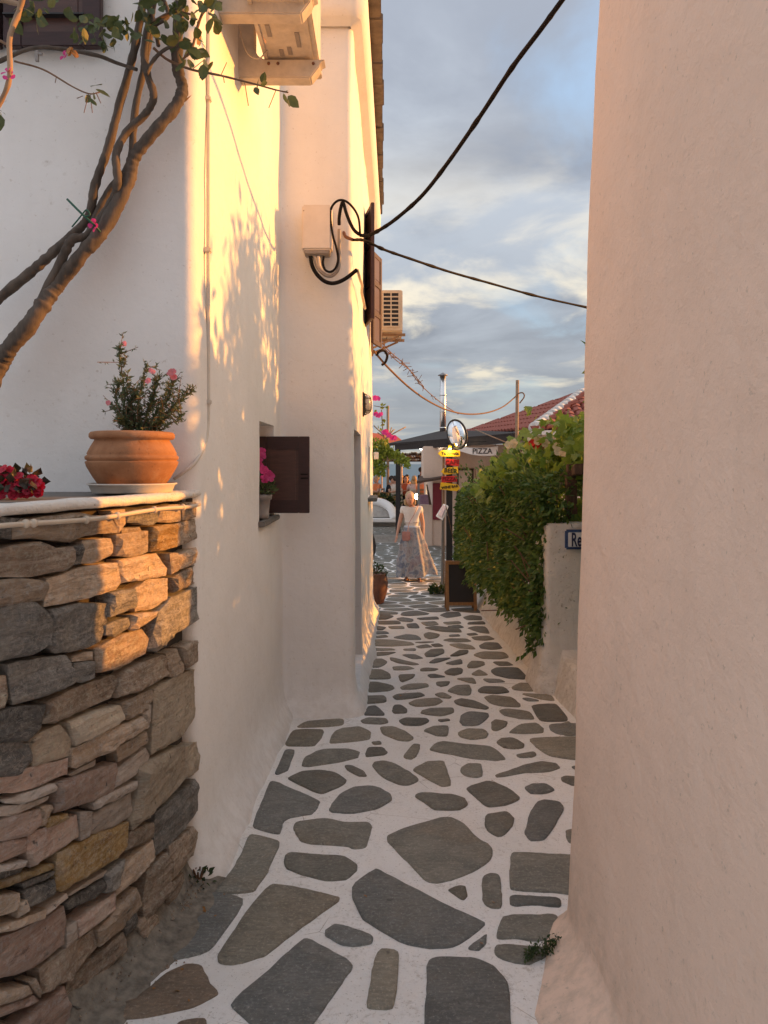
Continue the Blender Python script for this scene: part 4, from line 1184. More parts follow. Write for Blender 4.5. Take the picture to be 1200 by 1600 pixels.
for u, v, y in ((803,702,8.5),(806,696,8.5),(822,712,8.2),(828,690,8.1),(850,688,7.5),(852,700,7.5),(893,705,7),(800,765,8.6),(814,776,8.4),(822,782,8.3),(818,770,8.3),(840,760,8),(875,700,7.2),(836,724,8),(790,758,8.8)):
    for j in range(2): blossom(wf, W(u,v,y)+rvec(.03)+Vector((-.05,-.15,0)), .045)
wf.build('white_blossom', M['petal_white'], vine)
wf = MB()
for u, v in ((835,693),(839,698),(846,692),(850,697),(842,690)): blossom(wf, W(u,v,7.6)+Vector((-.05,-.15,0)), .04, 6)
wf.build('red_blossom', M['petal_scarlet'], vine)

# ------------------------------------------------------------------ unseen trees added on the right to shade the left-hand walls
def tree(x, y, h, r, label, mat, seed, n=3800):
    random.seed(seed); t_ = empty('shade_tree', (x,y,gz(y)), label, 'tree', None)
    mb = MB(); z0 = gz(y)-.3; top = z0+h
    mb.tube(catmull([(x,y,z0),(x+.05,y,z0+h*.3),(x-.05,y+.05,z0+h*.55),(x,y,z0+h*.8)],5), [.11-.07*i/15 for i in range(16)], 8)
    for k in range(7):
        a = k*.9; mb.tube(catmull([(x,y,z0+h*.4),(x+math.cos(a)*r*.4,y+math.sin(a)*r*.4,z0+h*.6),(x+math.cos(a)*r*.8,y+math.sin(a)*r*.8,z0+h*.75)],4), [.05-.003*i for i in range(9)], 6)
    mb.build('trunk', M['bark'], t_); mb = MB(); shp = leaf_oval(.12,.06)
    cs = [Vector((x+random.gauss(0,r*.42), y+random.gauss(0,r*.42), z0+h*(.42+.5*random.random()))) for _ in range(46)]
    for c_ in cs:
        for j in range(n//46):
            p = c_+rvec(r*.14)
            if p.x/p.y > .30: add_leaf(mb, shp, p, rvec(1), random.uniform(.6,1.3))
    tag(mb.build('crown', mat, t_), kind='stuff'); random.seed(seed+100)
tree(2.75, 5.2, 4.5, 1.0, 'unseen leafy tree added close behind the right-hand house to shade the near wall', M['leaf_hedge'], 15, 5200)
tree(4.6, 7.2, 4.3, 1.5, 'unseen olive green tree added nearest the vine to shade the side wall', M['leaf_dark'], 5)
tree(5.0, 9.9, 4.5, 1.7, 'unseen bushy tree added midway behind the vine to shade the side wall', M['leaf_hedge'], 6)
tree(4.8, 12.4, 4.3, 1.5, 'unseen grey green tree added beside the tiled restaurant roof to shade the side wall', M['leaf_grey'], 9)

# ------------------------------------------------------------------ restaurant
rest_b = empty('restaurant', (3, 19, Z1), 'rosy plastered restaurant with red tiled hip roof at the end of the lane', 'restaurant')
BY = 20.2
mb = MB(); a = W(676,0,BY).x
mb.box(((a+8)/2, BY+2.2, (2.12-1)/2), (8-a, 4.4, 3.12)); mb.build('wall', M['plaster_pink'], rest_b)
# wing under the tiled roof
Nn, Ff, Aa, Rr = Vector((3.47,17.0,2.36)), Vector((2.4,24.0,2.46)), Vector((5.42,20.0,3.48)), Vector((9.0,16.2,2.36))
mb = MB(); pl_ = [(3.7,17.2),(9.0,16.6),(9.0,BY+.0),(3.4,BY-.02)]; mb.prism(pl_, -1, 2.3); mb.build('wall', M['plaster_pink'], rest_b)
roof = obj('roof', None, None, rest_b) if False else None
mb = MB(); mb.add([Nn,Ff,Aa,Rr,Vector((9,24,2.46))], [(0,1,2),(0,2,3),(1,4,2)])
roof = mb.build('roof', M['brick_tile'], rest_b)
def tile_mesh(L_, wd):
    n = 5; vs = []
    for j in range(2):
        for k in range(n):
            a = math.pi*k/(n-1); vs.append((-(wd/2)*math.cos(a), j*L_, (wd*.32)*math.sin(a)+(.03 if j == 0 else 0)))
    for k in range(n):
        a = math.pi*k/(n-1); vs.append((-(wd/2)*math.cos(a)*.8, 0, (wd*.32)*math.sin(a)*.55))
    fs = [(k,k+1,n+k+1,n+k) for k in range(n-1)]+[(k+1,k,2*n+k,2*n+k+1) for k in range(n-1)]
    me = bpy.data.meshes.new('tile'); me.from_pydata(vs, [], fs); me.update(); me.materials.append(M['brick_tile']); return me
TM = tile_mesh(.46, .26); ntile = 0; extra = MB()
def lay_tiles(e0, e1, top):
    """e0-e1 eave, top apex"""
    global ntile
    ex = (e1-e0).normalized(); nrm = ex.cross(top-e0).normalized()
    if nrm.z < 0: nrm = -nrm
    up = nrm.cross(ex).normalized()
    if up.z < 0: up = -up
    H = (top-e0).dot(up); tx = (top-e0).dot(ex); Wd = (e1-e0).length; row = 0; hgt = -.03
    while hgt < H-.05:
        f = max(0, hgt)/H; a, b = tx*f, Wd+(tx-Wd)*f; x = a+.06+(.12 if row%2 else 0)
        while x < b:
            p = e0+ex*x+up*hgt+nrm*(.012+random.uniform(0,.012)); m = Matrix((ex, up, nrm)).transposed().to_4x4()
            if ntile < 280:
                o = bpy.data.objects.new('tile', TM); C.objects.link(o); o.parent = roof; o.matrix_parent_inverse = rest_b.matrix_basis.inverted() if False else Matrix.Identity(4)
                o.matrix_parent_inverse = (rest_b.matrix_basis @ Matrix.Identity(4)).inverted() @ Matrix.Identity(4) if False else Matrix.Identity(4)
                o.matrix_basis = Matrix.Translation(p) @ m; ntile += 1
            else: extra.add([Matrix.Translation(p)@m@v.co for v in TM.vertices], [tuple(q.vertices) for q in TM.polygons])
            x += .27
        hgt += .36; row += 1
lay_tiles(Nn, Ff, Aa); lay_tiles(Rr, Nn, Aa)
if extra.v: tag(extra.build('far_tile', M['brick_tile'], roof), kind='stuff')
def ridge(a, b, n, mat, r=.12):
    for i in range(n):
        p, q_ = a.lerp(b, i/n), a.lerp(b, (i+1.12)/n); m_ = MB(); m_.tube([p+Vector((0,0,.05)), q_+Vector((0,0,.03))], [r, r*.86], 10)
        m_.build('ridge_cap', mat, roof)
ridge(Nn, Aa, 13, M['white_ridge'], .15); ridge(Ff, Aa, 16, M['brick_tile'], .08)
mb = MB(); mb.bar(Nn+Vector((-.05,0,-.05)), Rr+Vector((0,-.05,-.05)), .12, .1); mb.bar(Nn+Vector((-.05,0,-.05)), Ff+Vector((-.05,0,-.05)), .12, .1); mb.build('eaves_board', M['white_ridge'], rest_b)
# upper pink bay, small canopy, red door, low wall
a, b = W(662,748,19.6), W(701,703,19.6)
mb = MB(); zt_ = W(0,697,19.6).z; mb.box(((a.x+b.x)/2, 20.3, (a.z+zt_)/2), (b.x-a.x, 1.2, zt_-a.z)); mb.build('bay', M['plaster_pink'], rest_b, bevel=.02)
p0, p1, p2, p3 = W(651,752,19.3), W(689,746,19.3), W(692,741,20.2), W(656,744,20.2)
mb = MB(); mb.slab([p0,p1,p2,p3], (0,0,-.06)); mb.build('canopy', M['brown_wood'], rest_b)
mb = MB(); mb.box((W(683,0,BY).x, BY-.03, (W(0,755,BY).z+W(0,812,BY).z)/2), (W(690,0,BY).x-W(676,0,BY).x, .06, W(0,755,BY).z-W(0,812,BY).z)); mb.build('door', M['red_paint'], rest_b, bevel=.01)
mb = MB(); mb.box((W(665.5,0,BY).x, BY+.1, (W(0,789,BY).z-1)/2), (W(676,0,BY).x-W(655,0,BY).x, .3, W(0,789,BY).z+1)); mb.build('low_wall', M['plaster_pink'], rest_b, bevel=.02)
mb = MB(); mb.bar(W(654,795,20.0), W(654,750,20.0), .06); mb.build('canopy_post', M['grey_metal'], rest_b)
mb = MB(); a, b = W(672,760,20.1), W(674,790,20.1); mb.slab([W(666,757,20.25),W(668,757,20.25),W(675,791,20.25),W(671,791,20.25)], (0,.04,0)); mb.build('window_stay', M['brown_wood'], rest_b)
# pale door in wall
mb = MB(); a, b = W(716,790,BY), W(737,735,BY); cx, cz = (a.x+b.x)/2, (a.z-.5+b.z)/2
mb.box((cx, BY-.02, cz), (b.x-a.x, .05, b.z-a.z+.5)); dr = mb.build('door', M['plaster_pink'], rest_b, bevel=.006)
for x in (a.x-.02, b.x+.02):
    mb = MB(); mb.box((x, BY-.03, cz), (.05, .07, b.z-a.z+.55)); mb.build('door_frame', M['brown_wood'], dr)
mb = MB(); mb.box((cx, BY-.03, b.z+.03), (b.x-a.x+.1, .07, .05)); mb.build('door_frame', M['brown_wood'], dr)
mb = MB(); a, b = W(757,737,BY), W(772,730,BY); mb.box(((a.x+b.x)/2, BY-.03, (a.z+b.z)/2), (b.x-a.x, .06, b.z-a.z)); mb.build('vent', M['black_metal'], rest_b)
# dark awning roof on posts
awn = empty('timber_awning', (1.6, 19, Z1), 'dark timber awning on a black post before the restaurant', 'awning')
A0, A1 = Vector((.36,21.6,2.09)), Vector((2.95,16.75,2.17))
back = Vector((1.6,1.0,.05))
mb = MB(); mb.slab([W(603,697,22.0), A1+Vector((0,0,.05)), A1+back*1.3+Vector((0,0,.1)), W(690,676,22.8)], (0,0,.07)); mb.build('roof', M['roof_wood'], awn, bevel=.01)
mb = MB(); mb.bar(A0+Vector((0,0,-.02)), A1+Vector((0,0,-.02)), .10, .17); mb.build('fascia_beam', M['roof_wood'], awn)
for i in range(8):
    p = A0.lerp(A1, (i+.5)/8); mb = MB(); mb.bar(p+Vector((0,0,.03)), p+back*.9+Vector((0,0,.03)), .07, .10); mb.build('rafter', M['brown_wood'], awn)
mb = MB(); mb.bar((W(622,0,21.6).x,21.6,Z1), (W(622,0,21.6).x,21.6,2.05), .14); mb.build('post', M['black_metal'], awn, bevel=.008)
mb = MB(); mb.bar((2.85,16.9,gz(16)), (2.85,16.9,2.1), .12); mb.build('post', M['brown_wood'], awn)
# PIZZA board
pz = empty('pizza_board', W(748,704,18.0), 'white boat shaped board lettered PIZZA hanging under the awning', 'sign')
YP = 17.6
out_ = [(716,697),(735,699.5),(752,700),(766,699),(778,696.5),(778,711),(766,712),(750,712),(735,710),(716,704)]
mb = MB(); mb.slab([W(u,v,YP) for u, v in out_], (0,.03,0)); mb.build('board', M['banner'], pz, bevel=.004)
text('PIZZA', .185, W(753.5,705.2,YP)+Vector((0,-.01,0)), FRONT, M['lettering'], pz, sx=.95, bold=.002)
for u in (722,774):
    mb = MB(); mb.tube([W(u,697.5,YP+.01), W(u,690,YP+.01)], .006, 5); mb.build('hanger', M['cable'], pz)
# bulbs under the awning
bs = []
for (u, v, y, k, nm) in ((658,700.5,20.6,'bulb_white','white bulb of the string lights left of the chimney pipe'),(677,701,19.9,'bulb_red','red bulb of the string lights under the awning'),(686,696,19.6,'bulb_white','white bulb of the string lights beside the oval mirror'),(726,694,17.9,'bulb_warm','warm yellow bulb of the string lights above the pizza board')):
    o = empty('light_bulb', W(u,v,y), nm, 'bulb', 'string lights under the awning'); mb = MB(); mb.ball(W(u,v,y), .042, 8, (1,1,1.2)); mb.build('glass', M[k], o)
    mb = MB(); mb.tube([W(u,v,y)+Vector((0,0,.05)), W(u,v,y)+Vector((0,0,.13))], .02, 6); mb.build('socket', M['black_metal'], o)
mb = MB(); mb.tube(catmull([W(625,699,21.5),W(640,697,21.1),W(658,698.5,20.6),W(677,698,19.9),W(686,693,19.6),W(705,692,18.8),W(726,691,17.9),W(760,690,17.2)],6), .008, 5)
tag(mb.build('light_cable', M['cable']), 'thin black cable of the string lights along the awning edge', 'cable')
# flue pipe
fl = empty('flue_pipe', W(692,680,22.4), 'tall shiny metal flue pipe with a small cap above the awning', 'chimney')
mb = MB(); a = W(692,690,22.4); b = W(692,588,22.4); mb.tube([a,a.lerp(b,.5),b], .095, 16); mb.build('pipe', M['steel'], fl)
for k in (.2,.45,.7): mb = MB(); p = a.lerp(b,k); mb.tube([p,p+Vector((0,0,.04))], .10, 16); mb.build('joint_ring', M['steel'], fl)
mb = MB(); mb.lathe(b+Vector((0,0,.02)), [(.001,.10),(.15,.02),(.15,.0)], 16); mb.build('cap', M['grey_metal'], fl)
mb = MB(); mb.tube([b+Vector((.05,0,-.02)),b+Vector((.05,0,.06))],.008,5); mb.tube([b+Vector((-.05,0,-.02)),b+Vector((-.05,0,.06))],.008,5); mb.build('cap_stay', M['grey_metal'], fl)
# pole with cable
mb = MB(); mb.tube([W(806.5,760,15.5), W(808.5,594,15.5)], .036, 8); po = mb.build('utility_pole', M['ring_yellow']); tag(po, 'slim wooden pole carrying the sagging cable before the tiled roof', 'pole')
mb = MB(); mb.tube([W(742,671,17), W(790,691,16.2)], .012, 6); tag(mb.build('stay_rod', M['ring_yellow']), 'thin slanting rod in front of the awning roof', 'rod')

# ------------------------------------------------------------------ sign post, mirror, menu stand, chalkboard
SY = 12.3
sp = empty('sign_post', W(701,930,SY), 'dark post stacked with yellow and red arrow signs', 'signpost')
mb = MB(); mb.bar((W(702,0,SY).x,SY,gz(SY)), W(702,700,SY), .10, .07); mb.build('post', M['black_metal'], sp, bevel=.006)
mb = MB(); mb.bar((W(693,0,SY+.1).x,SY+.1,gz(SY)), W(693,700,SY+.1), .035); mb.build('side_post', M['ring_yellow'], sp)
def arrow(u0, u1, v0, v1, tilt, head, txt, col, tcol, size, k):
    yy = SY-.055-.004*k; h = (v1-v0)/2; n_ = 7
    cx, cy = (u0+u1)/2, (v0+v1)/2
    if head == 'L': o = [(u0,cy),(u0+5,v0),(u1,v0),(u1,v1),(u0+5,v1)]
    elif head == 'R': o = [(u0,v0),(u1-5,v0),(u1,cy),(u1-5,v1),(u0,v1)]
    else: o = [(u0,v0),(u1,v0),(u1,v1),(u0,v1)]
    ca, sa = math.cos(R(tilt)), math.sin(R(tilt))
    o = [(cx+(x-cx)*ca-(y-cy)*sa, cy+(x-cx)*sa+(y-cy)*ca) for x, y in o]
    mb = MB(); mb.slab([W(x,y,yy) for x, y in o], (0,.022,0)); b_ = mb.build('arrow_board', M[col], sp, bevel=.003)
    b_['label'] = {'sign_yellow':'yellow','sign_red':'red'}[col]+' board lettered '+txt
    text(txt, size, W(cx+(1.5 if head=='L' else -1 if head=='R' else 0), cy, yy)+Vector((0,-.004,0)), Matrix.Rotation(-R(tilt),3,'Y')@FRONT, M[tcol], b_, bold=.002)
arrow(684,719,703.5,713.5,0,'L','Ya Fresta',  'sign_yellow','lettering',.075,0)
arrow(696,717.5,717.5,727.5,5,'N','CAFE','sign_red','dark_red_letters',.10,1)
arrow(689,716,730.5,741,-6,'L','BEER','sign_yellow','lettering',.10,2)
arrow(690,714,744,753.5,-3,'N','PIZZA','sign_red','dark_red_letters',.085,3)
arrow(688,719.5,755.5,766.5,7,'R','WINE BAR','sign_yellow','lettering',.060,4)
mb = MB(); mb.lathe((0,0,0), [(.028,0),(.032,.05),(.001,.06)], 10); lo = W(703,700.5,SY-.09)
sl = obj('spot_lamp', mb.mesh(), M['sign_yellow'], sp); sl.location = lo
mb = MB(); mb.ball(lo+Vector((0,-.005,0)), .022, 6); mb.build('bulb', M['bulb_warm'], sl)
pl = bpy.data.lights.new('sign_lamp', 'POINT'); pl.energy = 1.2; pl.color = (1,.8,.3); pl.shadow_soft_size = .03; plo = bpy.data.objects.new('sign_lamp', pl); C.objects.link(plo); plo.location = W(703,704,SY-.16)
# convex mirror
mi = empty('convex_mirror', W(711,677,SY-.15), 'oval convex mirror in a dark shell above the arrow signs', 'mirror')
mc = W(710.5,677,SY-.12); nrm = Vector((-.45,-.85,.12)).normalized()
rotm = nrm.to_track_quat('Z','Y').to_matrix()@Matrix.Rotation(R(20),3,'Z')
def dome(r, hgt, n=8, k_=24, flip=1):
    mb = MB(); vs = []
    for i in range(n+1):
        a = (math.pi/2)*i/n; rr, z = r*math.sin(a), flip*(hgt*math.cos(a)-hgt)
        for k in range(k_): t_ = 2*math.pi*k/k_; vs.append(mc+rotm@Vector((rr*math.cos(t_)*.78, rr*math.sin(t_)*1.2, z)))
    mb.add(vs, [(i*k_+k,i*k_+(k+1)%k_,(i+1)*k_+(k+1)%k_,(i+1)*k_+k) for i in range(n) for k in range(k_)], True); return mb
dome(.20,.10).build('mirror_face', M['mirror'], mi)
mb = dome(.222,.14,flip=-1); 
for i in range(len(mb.v)): mb.v[i] = tuple(Vector(mb.v[i])+nrm*(-.10-.14*0))
mb.v = [tuple(Vector(v)-nrm*.13) for v in mb.v]; mb.build('shell', M['black_metal'], mi)
mb = MB(); ring_ = [mc-nrm*.10+rotm@Vector((.21*.78*math.cos(2*math.pi*k/24),.21*1.2*math.sin(2*math.pi*k/24),0)) for k in range(25)]
mb.tube(ring_, .018, 6, False); mb.build('rim', M['black_metal'], mi)
mb = MB(); mb.tube([W(705,706,SY-.02), W(706,690,SY), mc-nrm*.16], .018, 6); mb.build('bracket', M['black_metal'], mi)
# menu stand
ms = empty('menu_stand', W(690,870,11.9), 'slim grey menu stand with a tilted pale board', 'menu stand')
mb = MB(); mb.slab([W(681,806,11.9),W(691,812,11.7),W(700,790,11.9),W(693,787,12.1)], (.012,.02,-.02)); mb.build('menu_board', M['banner'], ms)
mb = MB(); mb.slab([W(684,804.5,11.885),W(690,808,11.70),W(697,791.5,11.885),W(692,789.5,12.05)], (-.001,-.004,.003)); mb.build('menu_sheet', M['pink_top'], ms)
mb = MB(); mb.bar(Vector((W(691,0,11.9).x,11.95,gz(11.9))), W(692,800,11.95), .035); mb.build('leg', M['grey_metal'], ms)
mb = MB(); mb.box((W(691,0,11.9).x,11.95,gz(11.9)+.015), (.28,.28,.025)); mb.build('foot_plate', M['grey_metal'], ms)
mb = MB(); mb.bar(W(697,800,11.95), W(699,806,11.95), .02); mb.build('brace', M['grey_metal'], ms)
# chalkboard
CY = 10.35
cb = empty('chalkboard', W(720,955,CY), 'wooden framed A board with a blank blackboard standing by the hedge', 'chalkboard')
def frame_panel(tilt, yb, parent, label):
    zt_, zb2 = W(0,877,CY).z, gz(CY)+.0; xl, xr_ = W(696,0,CY).x, W(744,0,CY).x; h = zt_-zb2; t_ = .045
    def P(x, z): return Vector((x, yb+tilt*(z-zb2), z))
    for nm, a, b in (('stile',P(xl+t_/2,zb2),P(xl+t_/2,zt_)),('stile',P(xr_-t_/2,zb2),P(xr_-t_/2,zt_)),('rail',P(xl+t_,zt_-t_/2),P(xr_-t_,zt_-t_/2)),('rail',P(xl+t_,zb2+.10),P(xr_-t_,zb2+.10))):
        mb = MB(); mb.bar(a, b, t_, .028, up=(0,1,0)) if nm == 'rail' else mb.bar(a, b, t_, .028, up=(0,-1,0)); mb.build(nm, M['oak'], parent, bevel=.003)
    mb = MB(); mb.slab([P(xl+t_*.6,zb2+.115),P(xr_-t_*.6,zb2+.115),P(xr_-t_*.6,zt_-t_*.6),P(xl+t_*.6,zt_-t_*.6)], (0,.012,0)); mb.build('blackboard', M['black'], parent)
frame_panel(.16, CY-.10, cb, 'front'); frame_panel(-.16, CY+.16, cb, 'back')
# mended: low leafy tufts near the stand
def tuft(name, c, n, r, h, label, cat, mat, shape, group=None, smin=.6, smax=1.2, gmat='twig'):
    o = empty(name, c, label, cat, group); mb = MB(); c = Vector(c)
    for i in range(n):
        a = random.uniform(0, 6.28); rr = r*math.sqrt(random.random()); z = h*random.random()*(1-.5*rr/r); add_leaf(mb, shape, c+Vector((rr*math.cos(a), rr*math.sin(a), z)), Vector((math.cos(a)*.7,math.sin(a)*.7,random.gauss(.5,.5))), random.uniform(smin,smax))
    tag(mb.build('foliage', mat, o), kind='stuff'); mb = MB()
    for i in range(8): a = i*.8; mb.tube([c, c+Vector((math.cos(a)*r*.4,math.sin(a)*r*.4,h*.7))], .004, 4, False)
    tag(mb.build('stem', M[gmat], o), kind='stuff'); return o
tuft('ground_plant', (W(687,0,12.0).x, 12.0, gz(12)), 160, .16, .18, 'low leafy plant on the paving before the menu stand', 'plant', M['leaf_dark'], leaf_oval(.09,.06))
tuft('weed', G(306,1385)+Vector((.012,.0,.01)), 46, .055, .085, 'small dark weed in the corner of stone wall and white house', 'weed', M['leaf_dark'], leaf_oval(.035,.02))
wd = empty('creeping_weed', G(870,1490), 'fringe of low weed at the foot of the right-hand wall', 'weed'); mb = MB()
for i in range(520):
    t_ = random.random(); u = lerp_tab(t_, [(0,822),(.35,850),(.75,885),(1,899)]); v = lerp_tab(t_, [(0,1500),(.35,1497),(.75,1478),(1,1452)])
    p = G(u+random.gauss(0,3), v+random.gauss(0,4)); wv = math.sin(math.pi*min(1,t_+.12)); add_leaf(mb, leaf_oval(.016,.008), p+Vector((0,0,random.random()*.05*wv+.004)), rvec(1)+Vector((-.2,-.2,.6)), random.uniform(.6,1.3))
tag(mb.build('foliage', M['leaf_dark'], wd), kind='stuff')
tuft('wall_weed', W(837,985,6.6)+Vector((-.03,-.02,-.12)), 30, .05, .1, 'tiny weed at the foot of the garden wall under the hedge', 'weed', M['leaf_dark'], leaf_oval(.05,.03))

# ------------------------------------------------------------------ things on the white house
# AC on the near wall, brackets
def bracket(y, z, label):
    o = empty('wall_bracket', (-.78,y,z), label, 'bracket', 'brackets under the near air conditioner')
    xe = -.345
    mb = MB(); prof = [(-.79,z),( -.79,z+.62),(-.70,z+.62),(-.70,z+.16),(-.675,z+.115),(-.64,z+.10),(xe+.03,z+.10),(xe+.0,z+.085),(xe-.0,z+.065),(xe-.05,z)]
    mb.slab([(x,y-.045,zz) for x, zz in prof], (0,.09,0)); mb.build('arm', M['rust_white'], o, bevel=.006)
    for x in (-.62,-.57,-.38): mb = MB(); mb.ball((x,y-.046,z+.075), .009, 5); mb.build('bolt', M['dark_clay'], o)
zA = W(0,125,3.98).z
bracket(3.54, W(0,30,3.54).z, 'near arm of the rusty white brackets high on the wall'); bracket(4.0, zA, 'far arm of the rusty white brackets high on the wall')
ac = empty('air_conditioner', (-.55,3.75,zA+.1), 'cream air conditioner unit seen from below on the near wall', 'air conditioner')
zb = zA+.115
mb = MB(); mb.box((-.50, 3.78, zb+.31), (.28, .82, .56)); mb.build('casing', M['ac_cream'], ac, bevel=.015)
mb = MB(); mb.box((-.50, 3.78, zb+.014), (.295, .84, .028)); pan = mb.build('base_pan', M['rust_white'], ac, bevel=.006)
for x, y0, l in ((-.585,3.72,.10),(-.445,3.80,.13),(-.545,3.92,.06),(-.50,3.90,.07)):
    mb = MB(); mb.box((x, y0, zb-.001), (.022, l, .006)); mb.build('drain_slot', M['cable_grey'], pan)
for x in (-.635,-.39): mb = MB(); mb.box((x, 3.78, zb-.003), (.02, .80, .012)); mb.build('rib', M['rust_white'], pan)
mb = MB(); mb.tube(catmull([(-.76,3.85,zb+.1),(-.72,3.86,zb-.03),(-.66,3.87,zb-.06),(-.62,3.9,zb)],6), .004, 6); mb.build('wire', M['conduit'], ac)
# AC at the far end
ac2 = empty('air_conditioner', W(610,515,9.9), 'cream air conditioner mounted at the far end above the lane', 'air conditioner')
a, b = W(591.5,517,9.72), W(629,453,9.72); yc = 10.1
mb = MB(); mb.box(((a.x+b.x)/2, yc, (a.z+b.z)/2), (b.x-a.x, .76, b.z-a.z)); mb.build('casing', M['ac_cream'], ac2, bevel=.012)
gx0, gx1 = W(598.5,0,9.71).x, W(623.5,0,9.71).x; gz0, gz1 = W(0,510,9.71).z, W(0,457,9.71).z
mb = MB(); mb.box(((gx0+gx1)/2, yc-.379, (gz0+gz1)/2), (gx1-gx0, .012, gz1-gz0)); gr = mb.build('grille', M['black_metal'], ac2)
for i in range(9): 
    z = gz0+(gz1-gz0)*i/8; mb = MB(); mb.box(((gx0+gx1)/2, yc-.388, z), (gx1-gx0+.01, .012, .016)); mb.build('slat', M['ac_cream'], gr)
for x in (gx0, (gx0+gx1)/2, gx1): mb = MB(); mb.box((x, yc-.389, (gz0+gz1)/2), (.016, .011, gz1-gz0)); mb.build('slat', M['ac_cream'], gr)
for y in (9.85,10.3):
    mb = MB(); zz = a.z-.03; mb.bar((-.17,y,zz), (b.x+.04,y,zz), .035); mb.bar((-.16,y,zz-.18), (b.x-.05,y,zz-.02), .025); mb.bar((-.165,y,zz), (-.165,y,zz-.22), .03); mb.build('bracket', M['ring_yellow'], ac2)
# conduit down the corner of the house
cdp = [W(325.5,-20,3.55)] + [W(325.5,v,3.55) for v in (60,200,400,560,640)] + [W(324,668,3.5), W(316,695,3.4), W(300,722,3.2), W(282,744,3.02)]
pts = []
for p in catmull(cdp, 8): 
    pts.append(Vector((max(p.x,-.845), p.y, p.z)))
pts = []
for v in (-20,100,200,300,400,500,600,640): pts.append(Vector((-.775, 3.245, W(0,v,3.245).z)))
pts += [Vector((-.776,3.235,W(0,668,3.235).z)), Vector((-.778,3.19,W(0,695,3.19).z)), Vector((-.79,3.08,W(0,722,3.08).z)), Vector((-.83,3.045,W(0,738,3.045).z)), Vector((-.87,3.05,W(0,748,3.05).z))]
mb = MB(); mb.tube(catmull(pts,6), .0085, 8); cd = mb.build('wall_conduit', M['white_plastic']); tag(cd, 'pale plastic conduit running down the near corner of the white house', 'pipe')
for v in (155, 391, 628): mb = MB(); mb.box((-.777,3.245,W(0,v,3.245).z), (.03,.034,.022)); mb.build('pipe_clip', M['white_plastic'], cd, bevel=.004)
# junction box and its loops
YB = 5.33
jb = empty('junction_box', W(496,360,YB), 'white electrical box on the wall with black cable loops below', 'junction box')
a, b = W(473,394,YB), W(519,324,YB)
mb = MB(); mb.box(((a.x+b.x)/2, YB+.0, (a.z+b.z)/2), (b.x-a.x, .13, b.z-a.z)); mb.build('case', M['box_white'], jb, bevel=.012)
mb = MB(); mb.box(((a.x+b.x)/2+.0, YB-.0, a.z-.012), (b.x-a.x-.03, .11, .03)); mb.build('cable_gland', M['cable_grey'], jb, bevel=.006)
for u_, v_ in ((474.5,329),(517.5,329),(474.5,389),(517.5,389)):
    mb = MB(); mb.ball(W(u_,v_,YB-.066), .005, 5); mb.build('screw', M['cable_grey'], jb)
ZJ = lambda x, y: (460+x/8.571, 300+y/8.571)
def jcable(s, r, mat, y=YB-.04, name='cable', n=8, jy=None):
    pp = parse(ZJ, s); pts = [W(u, v, y if jy is None else jy[min(i,len(jy)-1)]) for i, (u, v) in enumerate(pp)]; mb = MB(); mb.tube(catmull(pts, n), r, 7); return mb.build(name, mat, jb)
jcable('215,860 235,980 290,1090 380,1180 480,1220 580,1210 700,1150 840,1040', .0145, M['cable'])
jcable('845,1045 880,1170 905,1250 900,1340 920,1440 945,1560', .011, M['conduit'], y=5.45, jy=[5.36,5.5,5.7,5.9,6.1,6.4])
jcable('270,860 300,990 380,1090 470,1130 550,1090 600,980 600,700 600,500', .012, M['cable_grey'])
jcable('320,860 340,1000 400,1080 470,1110 540,1070', .011, M['box_white'], y=YB-.03)
jcable('395,860 380,950 410,1040 480,1070 550,1020 585,900 560,740 520,600 490,420 480,280 520,170 600,110 700,130 800,230 860,360 880,560', .0085, M['cable'], y=YB-.055)
jcable('600,440 600,350 620,220 650,140 690,270 740,400 800,510 870,570', .0125, M['cable'], y=YB-.05)
mb = MB(); mb.tube(catmull([W(*ZJ(660,540),5.42),W(*ZJ(690,600),5.35),W(*ZJ(780,640),5.3)],5), .012, 7); mb.build('anchor_hook', M['dark_clay'], jb)
# the two span cables
def span(pts, r, label, mat='cable', lumps=0):
    cp = catmull(pts, 10); mb = MB(); rs = [r*(1+lumps*max(0, nz((i*.35,1,2)))) for i in range(len(cp))]; mb.tube(cp, rs, 8); o = mb.build('overhead_cable', M[mat]); return tag(o, label, 'cable', 'cables slung across the lane')
span([W(*ZJ(880,580),5.3), W(575,368,5.25), W(592,360,5.15), W(620,341,5.0), W(660,305,4.8), W(700,254,4.5), W(750,182,4.15), W(800,106,3.85), W(845,46,3.62), W(880,-2,3.5), W(930,-70,3.3), W(1010,-190,3.0)], .0125, 'thick black cable rising from the wall box to the upper right', lumps=.5)
span([W(*ZJ(780,640),5.3), W(570,376,5.4), W(600,390,5.5), W(640,404,5.7), W(700,424,6.1), W(760,441,6.5), W(840,463,7.0), W(920,481,7.5), W(1100,520,8.6)], .0105, 'thin black cable falling gently from the wall box behind the right-hand house', lumps=.9)
span([W(584,548,9.2), W(592,558,9.4), W(610,578,9.8), W(640,606,10.5), W(670,627,11.5), W(700,641,12.5), W(730,647,13.4), W(760,645,14.2), W(785,636,14.9), W(803,622,15.4), W(810,615,15.45), W(817,614,15.45), W(819,620,15.45), W(812,630,15.45)], .014, 'brown sagging cable reaching the slim wooden pole', 'twig')
span([W(588,556,9.3), W(592,550,9.3), W(600,548,9.35), W(605,556,9.4), W(602,566,9.55), W(597,570,9.6)], .017, 'short black cable loop on the wall below the far air conditioner')
